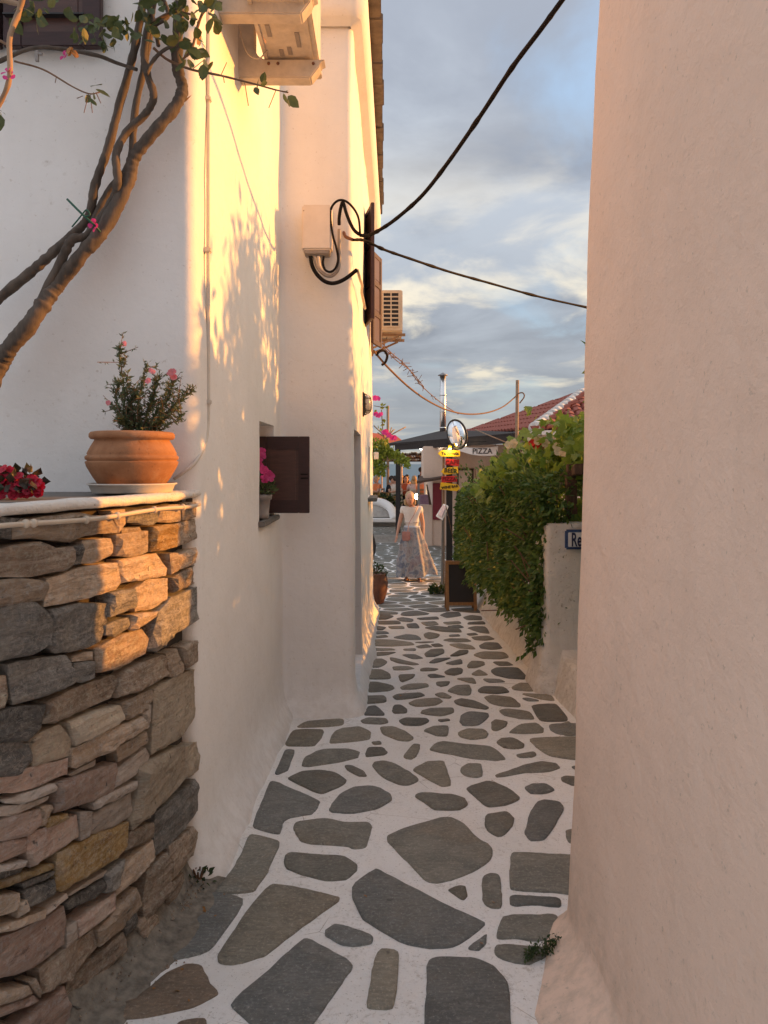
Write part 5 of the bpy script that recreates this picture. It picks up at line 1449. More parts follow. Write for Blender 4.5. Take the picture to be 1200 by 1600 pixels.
def twig_span():
    o = empty('dry_tendril', W(620,560,10), 'dry leafless tendril hanging on a wire below the far air conditioner', 'tendril'); mb = MB(); cp = catmull([W(594,533,10),W(612,552,10.3),W(636,573,10.8),W(658,602,11.4),W(690,630,12.6),W(716,647,13.2)],8); mb.tube(cp, .007, 5)
    cp2 = catmull([W(597,540,10),W(618,562,10.3),W(640,578,10.8),W(662,604,11.4)],8); mb.tube(cp2, .006, 5)
    for i in range(60):
        p = random.choice(cp[:30]+cp2); mb.tube([p, p+rvec(.045)], .0045, 4, False)
    mb.build('stem', M['twig'], o)
twig_span()
# bulkhead lamp
lp = empty('bulkhead_lamp', W(571,632,7.3), 'caged oval bulkhead lamp on the side wall above the doorway', 'lamp')
c_ = W(571.5,632,7.25)
mb = MB(); mb.box((c_.x-.03, 7.25, c_.z), (.05, .13, .235)); mb.build('backplate', M['black_metal'], lp, bevel=.012)
mb = MB(); mb.ball((c_.x+.015, 7.25, c_.z), .062, 10, (.62,.9,1.55)); mb.build('glass', M['glass'], lp)
for z in (-.06,0,.06):
    mb = MB(); rr = .062*(1-abs(z)*3); mb.tube([(c_.x-.01, 7.25-.062, c_.z+z),(c_.x+.045, 7.25-.03, c_.z+z),(c_.x+.05,7.25,c_.z+z),(c_.x+.045, 7.25+.03, c_.z+z),(c_.x-.01, 7.25+.062, c_.z+z)], .0045, 5); mb.build('cage_bar', M['black_metal'], lp)
mb = MB(); mb.tube(catmull([(c_.x-.01,7.25,c_.z-.105),(c_.x+.045,7.25,c_.z-.07),(c_.x+.055,7.25,c_.z),(c_.x+.045,7.25,c_.z+.07),(c_.x-.01,7.25,c_.z+.105)],5), .0045, 5); mb.build('cage_bar', M['black_metal'], lp)

# ------------------------------------------------------------------ pots and plants near
PX, PYY, PZ = W(207,0,2.83).x, 2.83, PTOP+.004
def sc_pot(prof, k): return [(r*k, z*k) for r, z in prof]
sa = empty('pot_saucer', (PX,PYY,PZ), 'white oval saucer under the terracotta pot', 'saucer')
mb = MB(); mb.lathe((PX,PYY,PZ), [(.145,0),(.148,.004),(.158,.028),(.166,.031),(.166,.035),(.158,.036),(.150,.012),(.001,.010)], 40); mb.build('dish', M['white_plastic'], sa)
pot = empty('terracotta_pot', (PX,PYY,PZ+.012), 'round banded terracotta pot on the stone wall coping', 'flower pot')
k = .168/.20; zz = PZ+.012
prof = [(.001,0),(.125,0),(.14,.012),(.17,.055),(.198,.105),(.203,.122),(.203,.126),(.193,.130),(.203,.136),(.204,.143),(.203,.150),(.193,.156),(.196,.163),(.180,.195),(.166,.218),(.163,.225),(.180,.228),(.187,.236),(.187,.250),(.180,.259),(.165,.262),(.150,.258),(.145,.24),(.14,.22)]
mb = MB(); mb.lathe((PX,PYY,zz), sc_pot(prof,k), 48); mb.build('body', M['terracotta'], pot)
mb = MB(); mb.lathe((PX,PYY,zz), sc_pot([(.001,.235),(.143,.235)],k), 24); mb.build('soil', M['soil'], pot)
fp = empty('flowering_shrub', (PX,PYY,zz+.2), 'bushy shrub with pink flowers growing in the terracotta pot', 'plant')
ZQ = lambda x, y: (x/3.529, 500+y/3.529)
stems = ['700,640 690,480 680,350 665,220 660,150','740,640 720,500 700,400 705,290','760,640 760,480 790,330 815,240','790,640 820,500 850,380 880,310','800,640 860,520 930,420 960,330','820,640 900,560 980,460 1060,390','860,640 960,560 1010,520','700,640 670,540 620,470','720,640 680,560 640,440 650,330','780,640 770,500 740,380','830,640 870,560 900,480 930,350','760,640 740,560 690,500','810,640 850,600 880,560 1000,470','770,640 800,560 830,470 850,400','750,640 720,590 690,560 660,540','820,640 850,560 940,500 1020,400','740,640 730,550 725,450 735,380']
lm = MB(); sm_ = MB(); sh = leaf_oval(.019,.0065)
tips = []
for s in stems:
    dy = random.uniform(-.10,.08); pp = parse(ZQ, s); base = Vector((PX+.02,PYY,zz+.19)); n_ = len(pp)
    pts = [W(u, v, PYY+dy*(i/(n_-1))) for i, (u, v) in enumerate(pp)]; pts[0] = Vector((pts[0].x*.5+(PX+.01)*.5, PYY+random.uniform(-.04,.04), zz+.195))
    cp = catmull(pts, 8); sm_.tube(cp, [.0028-.0018*i/len(cp) for i in range(len(cp))], 5, False); tips.append(cp[-1])
    for p, q_ in zip(cp, cp[1:]):
        for j in range(7):
            a = p.lerp(q_, random.random()); d = (q_-p).normalized()*.7+rvec(.6); add_leaf(lm, sh, a+rvec(.003), d, random.uniform(.6,1.35))
        if random.random() < .8:
            tw = p+rvec(.03)+Vector((0,0,.018)); sm_.tube([p,tw], .0012, 4, False)
            for j in range(9): add_leaf(lm, sh, p.lerp(tw, random.random()), (tw-p).normalized()*.6+rvec(.6), random.uniform(.5,1.2))
tag(lm.build('foliage', M['leaf_grey'], fp), kind='stuff'); tag(sm_.build('stem', M['twig'], fp), kind='stuff')
for (x, y, r_, dy) in ((683,127,.010,-.03),(945,295,.015,-.12),(960,315,.013,-.11),(845,285,.010,-.02),(820,335,.011,-.10),(600,455,.010,-.02)):
    mb = MB(); u, v = ZQ(x,y)
    for j in range(2): blossom(mb, W(u,v,PYY+dy)+rvec(.003), r_, 5, Vector((.2*(j-.5),-1,.35)))
    mb.build('flower', M['petal_pink'], fp)
# crimson begonias at the left edge
bg = empty('begonia', (-1.33,2.5,PTOP), 'crimson flowering begonia with dark leaves at the left end of the coping', 'plant')
lm = MB(); fm = MB()
for i in range(260):
    p = W(random.uniform(-60,63), 0, 2.45+random.gauss(0,.06)); p.z = PTOP+.02+random.random()*.07*(1-.5*max(0,(p.x+1.2)/.1) if p.x > -1.2 else 1); add_leaf(lm, leaf_oval(.035,.03), p, rvec(1)+Vector((0,-.4,.5)), random.uniform(.6,1.2))
for (x, y) in ((20,870),(95,905),(190,905),(10,955),(100,950),(40,840),(170,880),(-40,900),(-80,870),(215,920),(60,930),(-20,850),(130,960),(70,890),(150,915),(205,900),(30,940),(120,890),(160,950),(0,900),(215,945),(85,960)):
    u, v = ZQ(x,y)
    for j in range(3): blossom(fm, W(u,v,2.40)+rvec(.008), .017, 6, rvec(.3)+Vector((0,-1,.4)))
tag(lm.build('foliage', M['leaf_maroon'], bg), kind='stuff'); tag(fm.build('flower', M['petal_red'], bg), kind='stuff')
# sill pot with petunias
sx, sy, szz = W(408,0,4.70).x, 4.70, 1.2455
pp_ = empty('sill_pot', (sx,sy,szz), 'small grey plastic pot on the window sill', 'flower pot')
mb = MB(); mb.lathe((sx,sy,szz), [(.001,0),(.045,0),(.05,.01),(.052,.035),(.049,.037),(.058,.12),(.068,.125),(.070,.155),(.062,.156),(.058,.14),(.001,.138)], 24); mb.build('body', M['cable_grey'], pp_)
pt_ = empty('petunia', (sx,sy,szz+.14), 'magenta petunias in the grey pot on the window sill', 'plant'); lm = MB()
for i in range(200):
    d = rvec(1); d.z = abs(d.z); d.normalize(); add_leaf(lm, leaf_oval(.04,.02), Vector((sx+.015,sy,szz+.16))+Vector((d.x*.075,d.y*.075,d.z*.10))*random.random()**.4, d+rvec(.4), random.uniform(.5,1.1))
tag(lm.build('foliage', M['leaf_lit'] if False else M['leaf_boug'], pt_), kind='stuff')
for (u, v, r_) in ((407,713,.035),(406,726,.02),(411,734,.03),(415,741,.04),(421,745,.035),(413,748,.03),(404,722,.02),(409,706,.028)):
    mb = MB(); blossom(mb, W(u,v,sy-.06), r_, 5, Vector((.5,-1,.2))); mb.build('flower', M['petal_magenta'], pt_)
# tall urn behind the house corner
ux, uy = W(588,0,10.95).x, 10.95; uz = gz(uy)
ur = empty('clay_urn', (ux,uy,uz), 'big dark clay urn half hidden by the far corner of the white house', 'urn')
mb = MB(); mb.lathe((ux,uy,uz), [(.001,0),(.10,0),(.11,.02),(.135,.08),(.165,.20),(.175,.30),(.165,.38),(.145,.43),(.15,.45),(.14,.455),(.13,.43),(.001,.42)], 32); mb.build('body', M['dark_clay'], ur)
tuft('urn_plant', (ux,uy,uz+.42), 120, .13, .20, 'dark leafy plant growing in the big clay urn', 'plant', M['leaf_dark'], leaf_oval(.06,.035))
jx, jy = W(577,0,17.5).x, 17.5
jr = empty('dark_jar', (jx,jy,gz(jy)), 'black rounded jar in the side lane before the step', 'jar'); mb = MB(); mb.lathe((jx,jy,gz(jy)), [(.001,0),(.10,0),(.15,.15),(.165,.32),(.13,.48),(.10,.55),(.12,.58),(.001,.56)], 24); mb.build('body', M['black_metal'], jr)

# ------------------------------------------------------------------ bougainvillea
bo = empty('bougainvillea', (-1.5,2.95,1.5), 'old bougainvillea with twisted bare trunks on the left front wall', 'climbing plant')
ZB = lambda x, y: (x/2.667, y/2.667)
def stem(s, r0, r1, y0, y1, tr=ZB, mat='bark', name='trunk'):
    pp = parse(tr, s); n_ = len(pp); pts = [W(u, v, y0+(y1-y0)*i/(n_-1)+.02*math.sin(i*1.7)) for i, (u, v) in enumerate(pp)]; cp = catmull(pts, 14 if r0 > .012 else 8); m_ = len(cp)
    mb = MB(); mb.tube(cp, [(r0+(r1-r0)*i/m_)*(1+.16*nz((i*.4,r0*99,1))+.10*nz((i*1.1,r0*50,4))) for i in range(m_)], 16 if r0 > .012 else 8, True, .15 if r0 > .012 else .10, r0*300); mb.build(name, M[mat], bo); return cp
stem('-60,1640 0,1515 40,1450 130,1345 200,1240 255,1170 340,1062 430,955 530,765 560,655 650,540 730,445 760,370 740,270 745,60 752,-40', .034, .019, 2.88, 2.98)
stem('-80,1330 0,1240 120,1140 210,1062 300,980 370,900 400,760 450,620 500,430 550,250 590,50 600,-40', .020, .015, 2.95, 3.02)
stem('30,1460 150,1290 255,1085 300,1000 370,975 470,830 490,760 485,640 530,550 610,470 640,400 615,310 602,200 645,-30', .018, .014, 2.90, 2.96)
stem('330,1075 440,820 540,680 560,480 600,280 625,150 640,-30', .015, .012, 2.97, 3.01)
stem('100,-30 75,60 40,160 40,320 0,430 -60,520', .010, .008, 2.55, 2.5, mat='ring_yellow', name='branch')
stem('-80,300 0,255 120,205 220,200 400,230 480,260 570,290', .009, .007, 2.9, 2.95, name='branch')
stem('60,255 180,290 300,360 370,390 415,385', .004, .002, 2.8, 2.75, mat='twig', name='branch')
stem('640,200 700,250 800,290 920,315 1060,350 1150,375 1200,385', .006, .0025, 2.92, 2.85, mat='twig', name='branch')
stem('600,-30 640,90 660,190', .012, .008, 2.9, 2.88, name='branch'); stem('660,-40 700,60 640,110', .010, .007, 2.9, 2.86, name='branch')
stem('880,-30 830,90 800,200 760,250', .006, .004, 2.88, 2.9, mat='twig', name='branch'); stem('640,90 720,50 800,60', .007, .004, 2.87, 2.85, mat='twig', name='branch')
stem('610,310 640,250 690,205 760,180', .009, .006, 2.9, 2.9, name='branch')
stem('-60,150 0,170 50,200', .006, .004, 2.7, 2.7, mat='twig', name='branch'); stem('-60,-10 30,5 90,20', .011, .008, 2.6, 2.6, mat='ring_yellow', name='branch')
tw = MB()
for s in ('370,390 350,470','375,390 385,470','345,400 320,410','360,395 390,430','400,385 420,430','920,315 945,260','1020,345 1035,440','1150,375 1120,450','800,290 850,250','930,315 935,345','235,320 230,345','820,95 870,30','870,60 910,20'):
    pp = parse(ZB, s); tw.tube([W(*p, 2.82) for p in pp], .0016, 4, False)
tag(tw.build('twig', M['twig'], bo), kind='stuff')
BL = leafmesh(leaf_round(.050,.036), 'bougainvillea_leaf', M['leaf_boug']); DL = leafmesh(leaf_round(.050,.036), 'dry_leaf', M['leaf_dry'])
for (x, y, sx_, sy_, n_, dd) in ((480,130,55,40,34,2.85),(520,100,40,30,14,2.83),(360,110,40,30,14,2.8),(210,30,60,30,14,2.75),(800,40,60,40,26,2.85),(900,30,25,25,8,2.85),(840,170,25,30,8,2.84),(720,30,60,40,22,2.86),(885,90,15,20,4,2.85),(690,130,40,30,8,2.86),(870,260,40,15,5,2.85),(1190,385,12,15,4,2.85),(400,390,20,15,5,2.76),(0,490,15,30,4,2.5),(640,20,50,40,14,2.86),(760,230,40,30,8,2.86),(1080,350,25,15,4,2.85),(110,40,50,25,8,2.6),(770,150,40,40,8,2.87)):
    for j in range(n_):
        u, v = ZB(x+random.gauss(0,sx_), y+random.gauss(0,sy_)); leaf_obj(BL, W(u,v,dd+random.gauss(0,.05)), Vector((random.gauss(0,.6),random.gauss(-.4,.5),random.gauss(-.7,.5))), random.uniform(.6,1.3), bo)
for (x, y) in ((300,200),(315,210),(290,195),(1095,150),(800,395),(840,150)):
    u, v = ZB(x,y); leaf_obj(DL, W(u,v,2.75 if x < 400 else 3.0), Vector((random.gauss(0,.4),-.4,-.8)), random.uniform(.8,1.3), bo, name='dry_leaf')
for (x, y) in ((40,320),(30,300),(390,935),(400,945),(270,235)): mb = MB(); u, v = ZB(x,y); blossom(mb, W(u,v,2.5 if x < 100 else 2.86), .022, 3); mb.build('bract', M['petal_magenta'], bo)
# green tie round the stems
mb = MB(); mb.tube(catmull([W(*ZB(280,830),2.84), W(*ZB(340,890),2.83), W(*ZB(390,935),2.85), W(*ZB(425,975),2.9)],5), .0045, 6); mb.tube(catmull([W(*ZB(300,945),2.84), W(*ZB(325,915),2.83), W(*ZB(345,890),2.83), W(*ZB(360,875),2.83), W(*ZB(375,895),2.83), W(*ZB(350,905),2.83)],4), .003, 5)
tag(mb.build('plant_tie', M['green_tie']), 'dark green tie knotted round the bougainvillea trunks', 'tie')

# ------------------------------------------------------------------ terrace: low curved wall, pergola, shrubs, diners
lw = empty('terrace_kerb_wall', W(600,800,23.8), 'white rounded low wall and ramp edging the terrace steps', 'wall')
mb = MB(); mb.tube(catmull([W(560,780,24.6),W(590,784,24.3),W(604,789,24.1),W(612,797,23.9),W(617,812,23.7)],6), .14, 10); mb.build('rounded_edge', M['plaster'], lw)
mb = MB(); mb.slab([W(560,783,24.5),W(592,787,24.3),W(606,793,24.1),W(613,808,23.9),W(560,808,23.9)], (0,.25,0)); mb.build('ramp_face', M['step'], lw)
mb = MB(); mb.box((W(596,0,23.6).x-.6, 23.75, W(0,810,23.7).z-.06), (2.3,.3,.12)); mb.build('tread', M['plaster'], lw, bevel=.02)
mb = MB(); 
tf2 = empty('terrace_planter_shrub', W(600,780,24.9), 'low flowering shrubs along the terrace edge before the diners', 'shrub'); lm = MB(); fm = MB()
for i in range(1500): lm_p = W(random.uniform(575,626), random.uniform(773,792), 24.8+random.gauss(0,.2)); add_leaf(lm, leaf_oval(.10,.05), lm_p, rvec(1)+Vector((0,-.3,.6)), random.uniform(.6,1.3))
for i in range(16): blossom(fm, W(random.uniform(583,618), random.uniform(772,784), 24.5), .06)
tag(lm.build('foliage', M['leaf_dark'], tf2), kind='stuff'); fm.build('flower', M['leaf_dry'], tf2)
# pergola of reeds
pg = empty('reed_pergola', (0.6,25,Z2), 'reed covered pergola over the terrace tables', 'pergola')
for i in range(90):
    t_ = i/89; a = Vector((-2.2+t_*4.4, 24.6, W(0,708,24.6).z+random.uniform(-.03,.03))); b = a+Vector((.5, 4.6, -.22)); mb = MB(); mb.tube([a,b], .022, 5); mb.build('reed', M['reed'], pg)
for y_, dz in ((24.8,.0),(27,-.1),(29,-.2)):
    mb = MB(); z_ = W(0,708,24.6).z-.04+dz; mb.bar((-2.4,y_,z_), (2.6,y_,z_), .08); mb.build('beam', M['brown_wood'], pg)
for u, y_ in ((606,24.9),(627,25.4),(596.5,28.8)):
    x_ = W(u,0,y_).x; mb = MB(); mb.tube([(x_,y_,Z2),(x_,y_,W(0,712 if u != 606 else 634,y_).z)], .045 if u != 596.5 else .03, 8); mb.build('post', M['plaster_pink'] if u != 606 else M['ring_yellow'], pg)
mb = MB()
for (a, b) in (((584,665),(604,684)),((606,682),(634,667)),((602,686),(614,672)),((590,676),(606,686)),((604,684),(616,671)),((606,684),(612,668))): mb.tube([W(*a,24.4), W(*b,24.6)], .022, 5)
mb.build('roof_stick', M['reed'], pg)
mb = MB(); mb.slab([W(578,690,25.5),W(640,697,25.5),W(618,680,26.2),W(578,676,26.2)], (0,0,-.04)); mb.build('shade_cloth', M['rust_top'], pg)
# yellow-green creeper hanging by the house corner
yc_ = empty('sunlit_creeper', W(600,700,17), 'sunlit yellow green creeper hanging beside the awning', 'creeper'); lm = MB(); fm = MB(); sm_ = MB()
for i in range(1500):
    t_ = random.random(); 
    if random.random() < .62: u = random.uniform(578,604+4*nz((i,0,0))); v = random.uniform(686,742); u += 0 if v < 715 else -4*random.random()
    else: u = random.uniform(600,640); v = 700+ (u-600)*.62+random.gauss(0,4)
    add_leaf(lm, leaf_oval(.085,.07), W(u,v,17.2+random.gauss(0,.18)), rvec(1)+Vector((0,-.4,-.4)), random.uniform(.6,1.2))
sm_.tube(catmull([W(580,745,17.3),W(590,715,17.3),W(600,695,17.2),W(598,670,17.2),W(596,640,17.2)],5), .012, 5); sm_.tube(catmull([W(584,634,17.2),W(596,636,17.2),W(603,636,17.2)],4), .008, 5); sm_.tube(catmull([W(600,700,17.2),W(620,712,17.2),W(640,726,17.2)],4), .01, 5)
for (u, v) in ((586,622),(590,623),(592,650),(595,648),(603,675),(613,684),(607,680),(616,684),(600,676),(588,647)): blossom(fm, W(u,v,17.1), .07, 5)
for (u, v) in ((598,635),(602,635),(600,636),(597,655),(599,653),(601,660),(596,664),(588,641),(594,668)):
    for j in range(2): add_leaf(lm, leaf_oval(.1,.07), W(u,v,17.2)+rvec(.02), rvec(1), random.uniform(.8,1.2))
tag(lm.build('foliage', M['leaf_lit'], yc_), kind='stuff'); tag(fm.build('flower', M['petal_magenta'], yc_), kind='stuff'); sm_.build('stem', M['twig'], yc_)

# ------------------------------------------------------------------ people
def skin_mesh(joints, edges, root, levels=1):
    """joints: name -> (pos, rx, ry)"""
    bm = bmesh.new(); lay = bm.verts.layers.skin.verify(); vv = {}
    for k, (p, rx, ry) in joints.items():
        v = bm.verts.new(p); v[lay].radius = (rx, ry); v[lay].use_root = (k == root); vv[k] = v
    for a, b in edges: bm.edges.new((vv[a], vv[b]))
    me = bpy.data.meshes.new('body'); bm.to_mesh(me); bm.free()
    o = bpy.data.objects.new('tmp', me); C.objects.link(o); o.modifiers.new('s', 'SKIN').use_smooth_shade = True
    s = o.modifiers.new('d', 'SUBSURF'); s.levels = s.render_levels = levels
    dg = bpy.context.evaluated_depsgraph_get(); dg.update()
    m2 = bpy.data.meshes.new_from_object(o.evaluated_get(dg)); bpy.data.objects.remove(o)
    m2.polygons.foreach_set('use_smooth', [True]*len(m2.polygons)); return m2
def hand_joints(J, E, wrist, side, d=(0,0,-1), fwd=(0,-1,0), s=1.0, curl=.35):
    w_ = Vector(J[wrist][0]); d = Vector(d).normalized(); f = Vector(fwd); f = (f-d*f.dot(d)).normalized(); out = d.cross(f)
    pn = wrist+'_palm'; J[pn] = (w_+d*.055*s, .030*s, .018*s); E.append((wrist, pn))
    for i, (o, l) in enumerate(((.030,.062),(.010,.074),(-.010,.070),(-.028,.054))):
        a, b, c_ = w_+d*.09*s+f*o*s, w_+d*(.09+l*.55)*s+f*o*1.1*s+out*(-curl*.02*side)*s, w_+d*(.09+l*.95)*s+f*o*1.05*s+out*(-curl*.055*side)*s
        for n_, p in (('a',a),('b',b),('c',c_)): J[f'{wrist}_{i}{n_}'] = (p, .0095*s, .0095*s)
        E += [(pn, f'{wrist}_{i}a'), (f'{wrist}_{i}a', f'{wrist}_{i}b'), (f'{wrist}_{i}b', f'{wrist}_{i}c')]
    J[wrist+'_ta'] = (w_+d*.04*s+f*.035*s, .012*s, .012*s); J[wrist+'_tb'] = (w_+d*.075*s+f*.052*s, .010*s, .010*s)
    E += [(pn, wrist+'_ta'), (wrist+'_ta', wrist+'_tb')]
def person(loc, rz, label, J, E, root, clothes, hair, hands=(), extra=None, group=None, face=True, levels=1, torso=()):
    o = empty('person', loc, label, 'person', group, rz)
    for h in hands: hand_joints(J, E, *h[:2], **h[2])
    hd = Vector(J['head'][0]); me = skin_mesh(J, E, root, levels); hb = MB()
    hb.ball(hd+Vector((0,-.008,-.008)), .1, 14, (.76,.93,1.18)); hb.ball(hd+Vector((0,-.10,-.022)), .014, 6, (.8,1,1.3))
    for q_ in (-1,1): hb.ball(hd+Vector((q_*.078,.012,-.015)), .02, 6, (.5,.9,1.4))
    bm = bmesh.new(); bm.from_mesh(me); bm.from_mesh(hb.mesh()); bm.to_mesh(me); bm.free()
    obj('body', me, M['skin'], o, world=False)
    for nm, jj, ee, rt, mat in clothes: obj(nm, skin_mesh(jj, ee, rt, levels), mat, o, world=False)
    hd = Vector(J['head'][0]); 
    if hair: hair(o, hd)
    if face:
        for sx_ in (-1,1):
            mb = MB(); mb.ball(hd+Vector((.030*sx_,-.088,.006)), .0115, 6, (1.2,.6,.7)); mb.build('eye', M['dark_eye'], o, world=False)
            mb = MB(); mb.bar(hd+Vector((.014*sx_,-.098,.030)), hd+Vector((.046*sx_,-.088,.032)), .006, .008); mb.build('eyebrow', M['hair_blond'] if 'blond' in label else M['hair_dark'], o, world=False)
        mb = MB(); mb.tube([hd+Vector((-.024,-.082,-.066)),hd+Vector((0,-.090,-.064)),hd+Vector((.024,-.082,-.066))], [.004,.009,.004], 6); mb.build('mouth', M['lips'], o, world=False)
    return o
def head_joints(J, E, base, c, tilt=(0,0)):
    c = Vector(c)
    J['neck'] = (Vector(base).lerp(c, .35), .050, .052); J['jaw'] = (c+Vector((0,-.018,-.068)), .052, .058); J['head'] = (c, .074, .088); J['crown'] = (c+Vector((0,.012,.058)), .066, .080)
    J['nose'] = (c+Vector((0,-.098,-.022)), .012, .012)
    E += [('neck','jaw'),('jaw','head'),('head','crown'),('head','nose')]
def long_hair(mat, length=.26, back=.03, w_=.1):
    def f(o, hd):
        mb = MB(); mb.ball(hd+Vector((0,.040,.040)), .1, 12, (.88,.93,1.0)); mb.build('hair', mat, o, world=False)
        J = {'m': (hd+Vector((0,.05,.02)), .088, .05), 'l': (hd+Vector((0,.07,-.08)), .094, .045), 'e': (hd+Vector((0,.075,-length)), w_, .03),
             'a': (hd+Vector((.080,.01,-.02)), .020, .04), 'b': (hd+Vector((-.080,.01,-.02)), .020, .04), 'a2': (hd+Vector((.090,.005,-.13)), .024, .03), 'b2': (hd+Vector((-.090,.005,-.13)), .024, .03)}
        obj('hair_length', skin_mesh(J, [('m','l'),('l','e'),('m','a'),('m','b'),('a','a2'),('b','b2')], 'm', 2), mat, o, world=False)
    return f
def short_hair(mat):
    def f(o, hd):
        mb = MB(); mb.ball(hd+Vector((0,.040,.042)), .1, 12, (.86,.93,.98)); mb.build('hair', mat, o, world=False)
    return f
# the walking woman
wy = 13.9; wpos = Vector((W(644,0,wy).x, wy, gz(wy)))
J = {'pelvis':((0,0,.93),.13,.09),'waist':((-.005,.01,1.07),.09,.07),'chest':((-.01,.01,1.22),.10,.07),'upper':((-.01,.01,1.35),.075,.05)}
E = [('pelvis','waist'),('waist','chest'),('chest','upper')]
head_joints(J, E, J['upper'][0], (-.045,-.03,1.555)); E.append(('upper','neck'))
for s, n_ in ((1,'r'),(-1,'l')):
    J['sh'+n_] = ((-.01+s*.155,0,1.355),.052,.055); 
    if s == 1: el, wr = (.205,.03,1.08), (.205,-.03,.86)
    else: el, wr = (-.235,.02,1.10), (-.29,-.04,.88)
    J['el'+n_] = (el,.040,.040); J['wr'+n_] = (wr,.027,.024)
    E += [('upper','sh'+n_),('sh'+n_,'el'+n_),('el'+n_,'wr'+n_)]
    J['hip'+n_] = ((s*.085,0,.86),.095,.10); fy = -.10 if s == 1 else .12
    J['kn'+n_] = ((s*.09,-.06 if s==1 else -.02,.48),.060,.062); J['an'+n_] = ((s*.11+.01,fy,.09),.036,.038); J['he'+n_] = ((s*.11+.01,fy+.03,.035),.032,.03); J['to'+n_] = ((s*.12+.01,fy-.14,.025),.036,.02)
    E += [('pelvis','hip'+n_),('hip'+n_,'kn'+n_),('kn'+n_,'an'+n_),('an'+n_,'he'+n_),('he'+n_,'to'+n_)]
bl = {'z':((0,0,.955),.128,.105),'a':((0,0,1.03),.126,.103),'b':((-.008,0,1.12),.132,.108),'c':((-.01,-.01,1.25),.150,.122),'d':((-.01,.0,1.355),.125,.10),'r':((.150,0,1.365),.066,.068),'r2':((.178,.012,1.25),.060,.062),'l':((-.172,0,1.365),.066,.068),'l2':((-.20,.008,1.25),.060,.062)}
ble = [('z','a'),('a','b'),('b','c'),('c','d'),('d','r'),('r','r2'),('d','l'),('l','l2')]
wo = person(wpos, R(4), 'blond woman in a white top and long pastel skirt walking up the lane', J, E, 'pelvis', [('blouse', bl, ble, 'c', M['white_top'])], long_hair(M['hair_blond'], .20, w_=.075), hands=(('wrr',1,dict(d=(0,-.1,-1),fwd=(-.3,-1,0))),('wrl',-1,dict(d=(-.15,-.1,-1),fwd=(.3,-1,0)))), levels=2)
# skirt: flared, pleated and blown to one side
mb = MB(); n_ = 72; rows = 26
for j in range(rows+1):
    t_ = j/rows; z = 1.02-.90*t_
    for k in range(n_):
        a = 2*math.pi*k/n_; rx = .150+.195*t_**.8; ry = .128+.14*t_**.8; sway = .07*t_**1.5 + (.05*t_**2 if math.cos(a) > 0 else 0)*math.cos(a)
        tier = .012*math.sin(min(1,max(0,(t_-.33)/.1))*math.pi)+.014*math.sin(min(1,max(0,(t_-.66)/.1))*math.pi)
        pl_ = (.005+.042*t_)*(math.sin(a*8+2.2*nz((t_*1.5,math.cos(a),1)))+.55*math.sin(a*15+3*t_)+.5*nz((math.cos(a)*3,math.sin(a)*3,t_*2)))
        r_ = 1+ (pl_+tier)/rx; mb.v.append((math.cos(a)*rx*r_+sway, math.sin(a)*ry*r_+.02*t_, z+ (.02*math.sin(a*5)+.03*math.cos(a-0.5))*t_**3))
for j in range(rows):
    for k in range(n_): mb.f.append((j*n_+k,(j+1)*n_+k,(j+1)*n_+(k+1)%n_,j*n_+(k+1)%n_)); mb.sm.append(True)
mb.build('skirt', M['skirt'], wo, world=False)
mb = MB(); mb.lathe((-.003,0,1.0), [(.148,0),(.156,.01),(.153,.035),(.146,.04)], 32, 1, .86); mb.build('belt', M['belt'], wo, world=False)
for s, fy in ((.12,-.10),(-.10,.12)):
    mb = MB(); mb.box((s+.0,fy-.05,.006), (.085,.25,.016)); sd_ = mb.build('sandal', M['sandal'], wo, world=False, bevel=.006)
    mb = MB(); mb.tube(catmull([(s-.045,fy-.10,.015),(s,fy-.10,.055),(s+.045,fy-.10,.015)],4), .009, 5); mb.build('strap', M['sandal'], sd_, world=False)
bgp = empty('crossbody_bag', wpos, 'small rose crossbody bag at the hip of the walking woman', 'bag'); bx = Vector((wpos.x-.12, wpos.y-.20, wpos.z+.86))
mb = MB(); mb.box(bx, (.15,.06,.17)); mb.build('pouch', M['pink_leather'], bgp, bevel=.02)
mb = MB(); mb.box(bx+Vector((0,-.032,.045)), (.152,.012,.085)); mb.build('flap', M['pink_leather'], bgp, bevel=.005)
mb = MB(); mb.tube(catmull([bx+Vector((.03,.0,.09)), wpos+Vector((-.06,-.155,1.10)), wpos+Vector((.03,-.155,1.26)), wpos+Vector((.10,-.085,1.40)), wpos+Vector((.115,.0,1.435)), wpos+Vector((.09,.10,1.36))],6), .006, 5); mb.build('strap', M['pink_leather'], bgp)

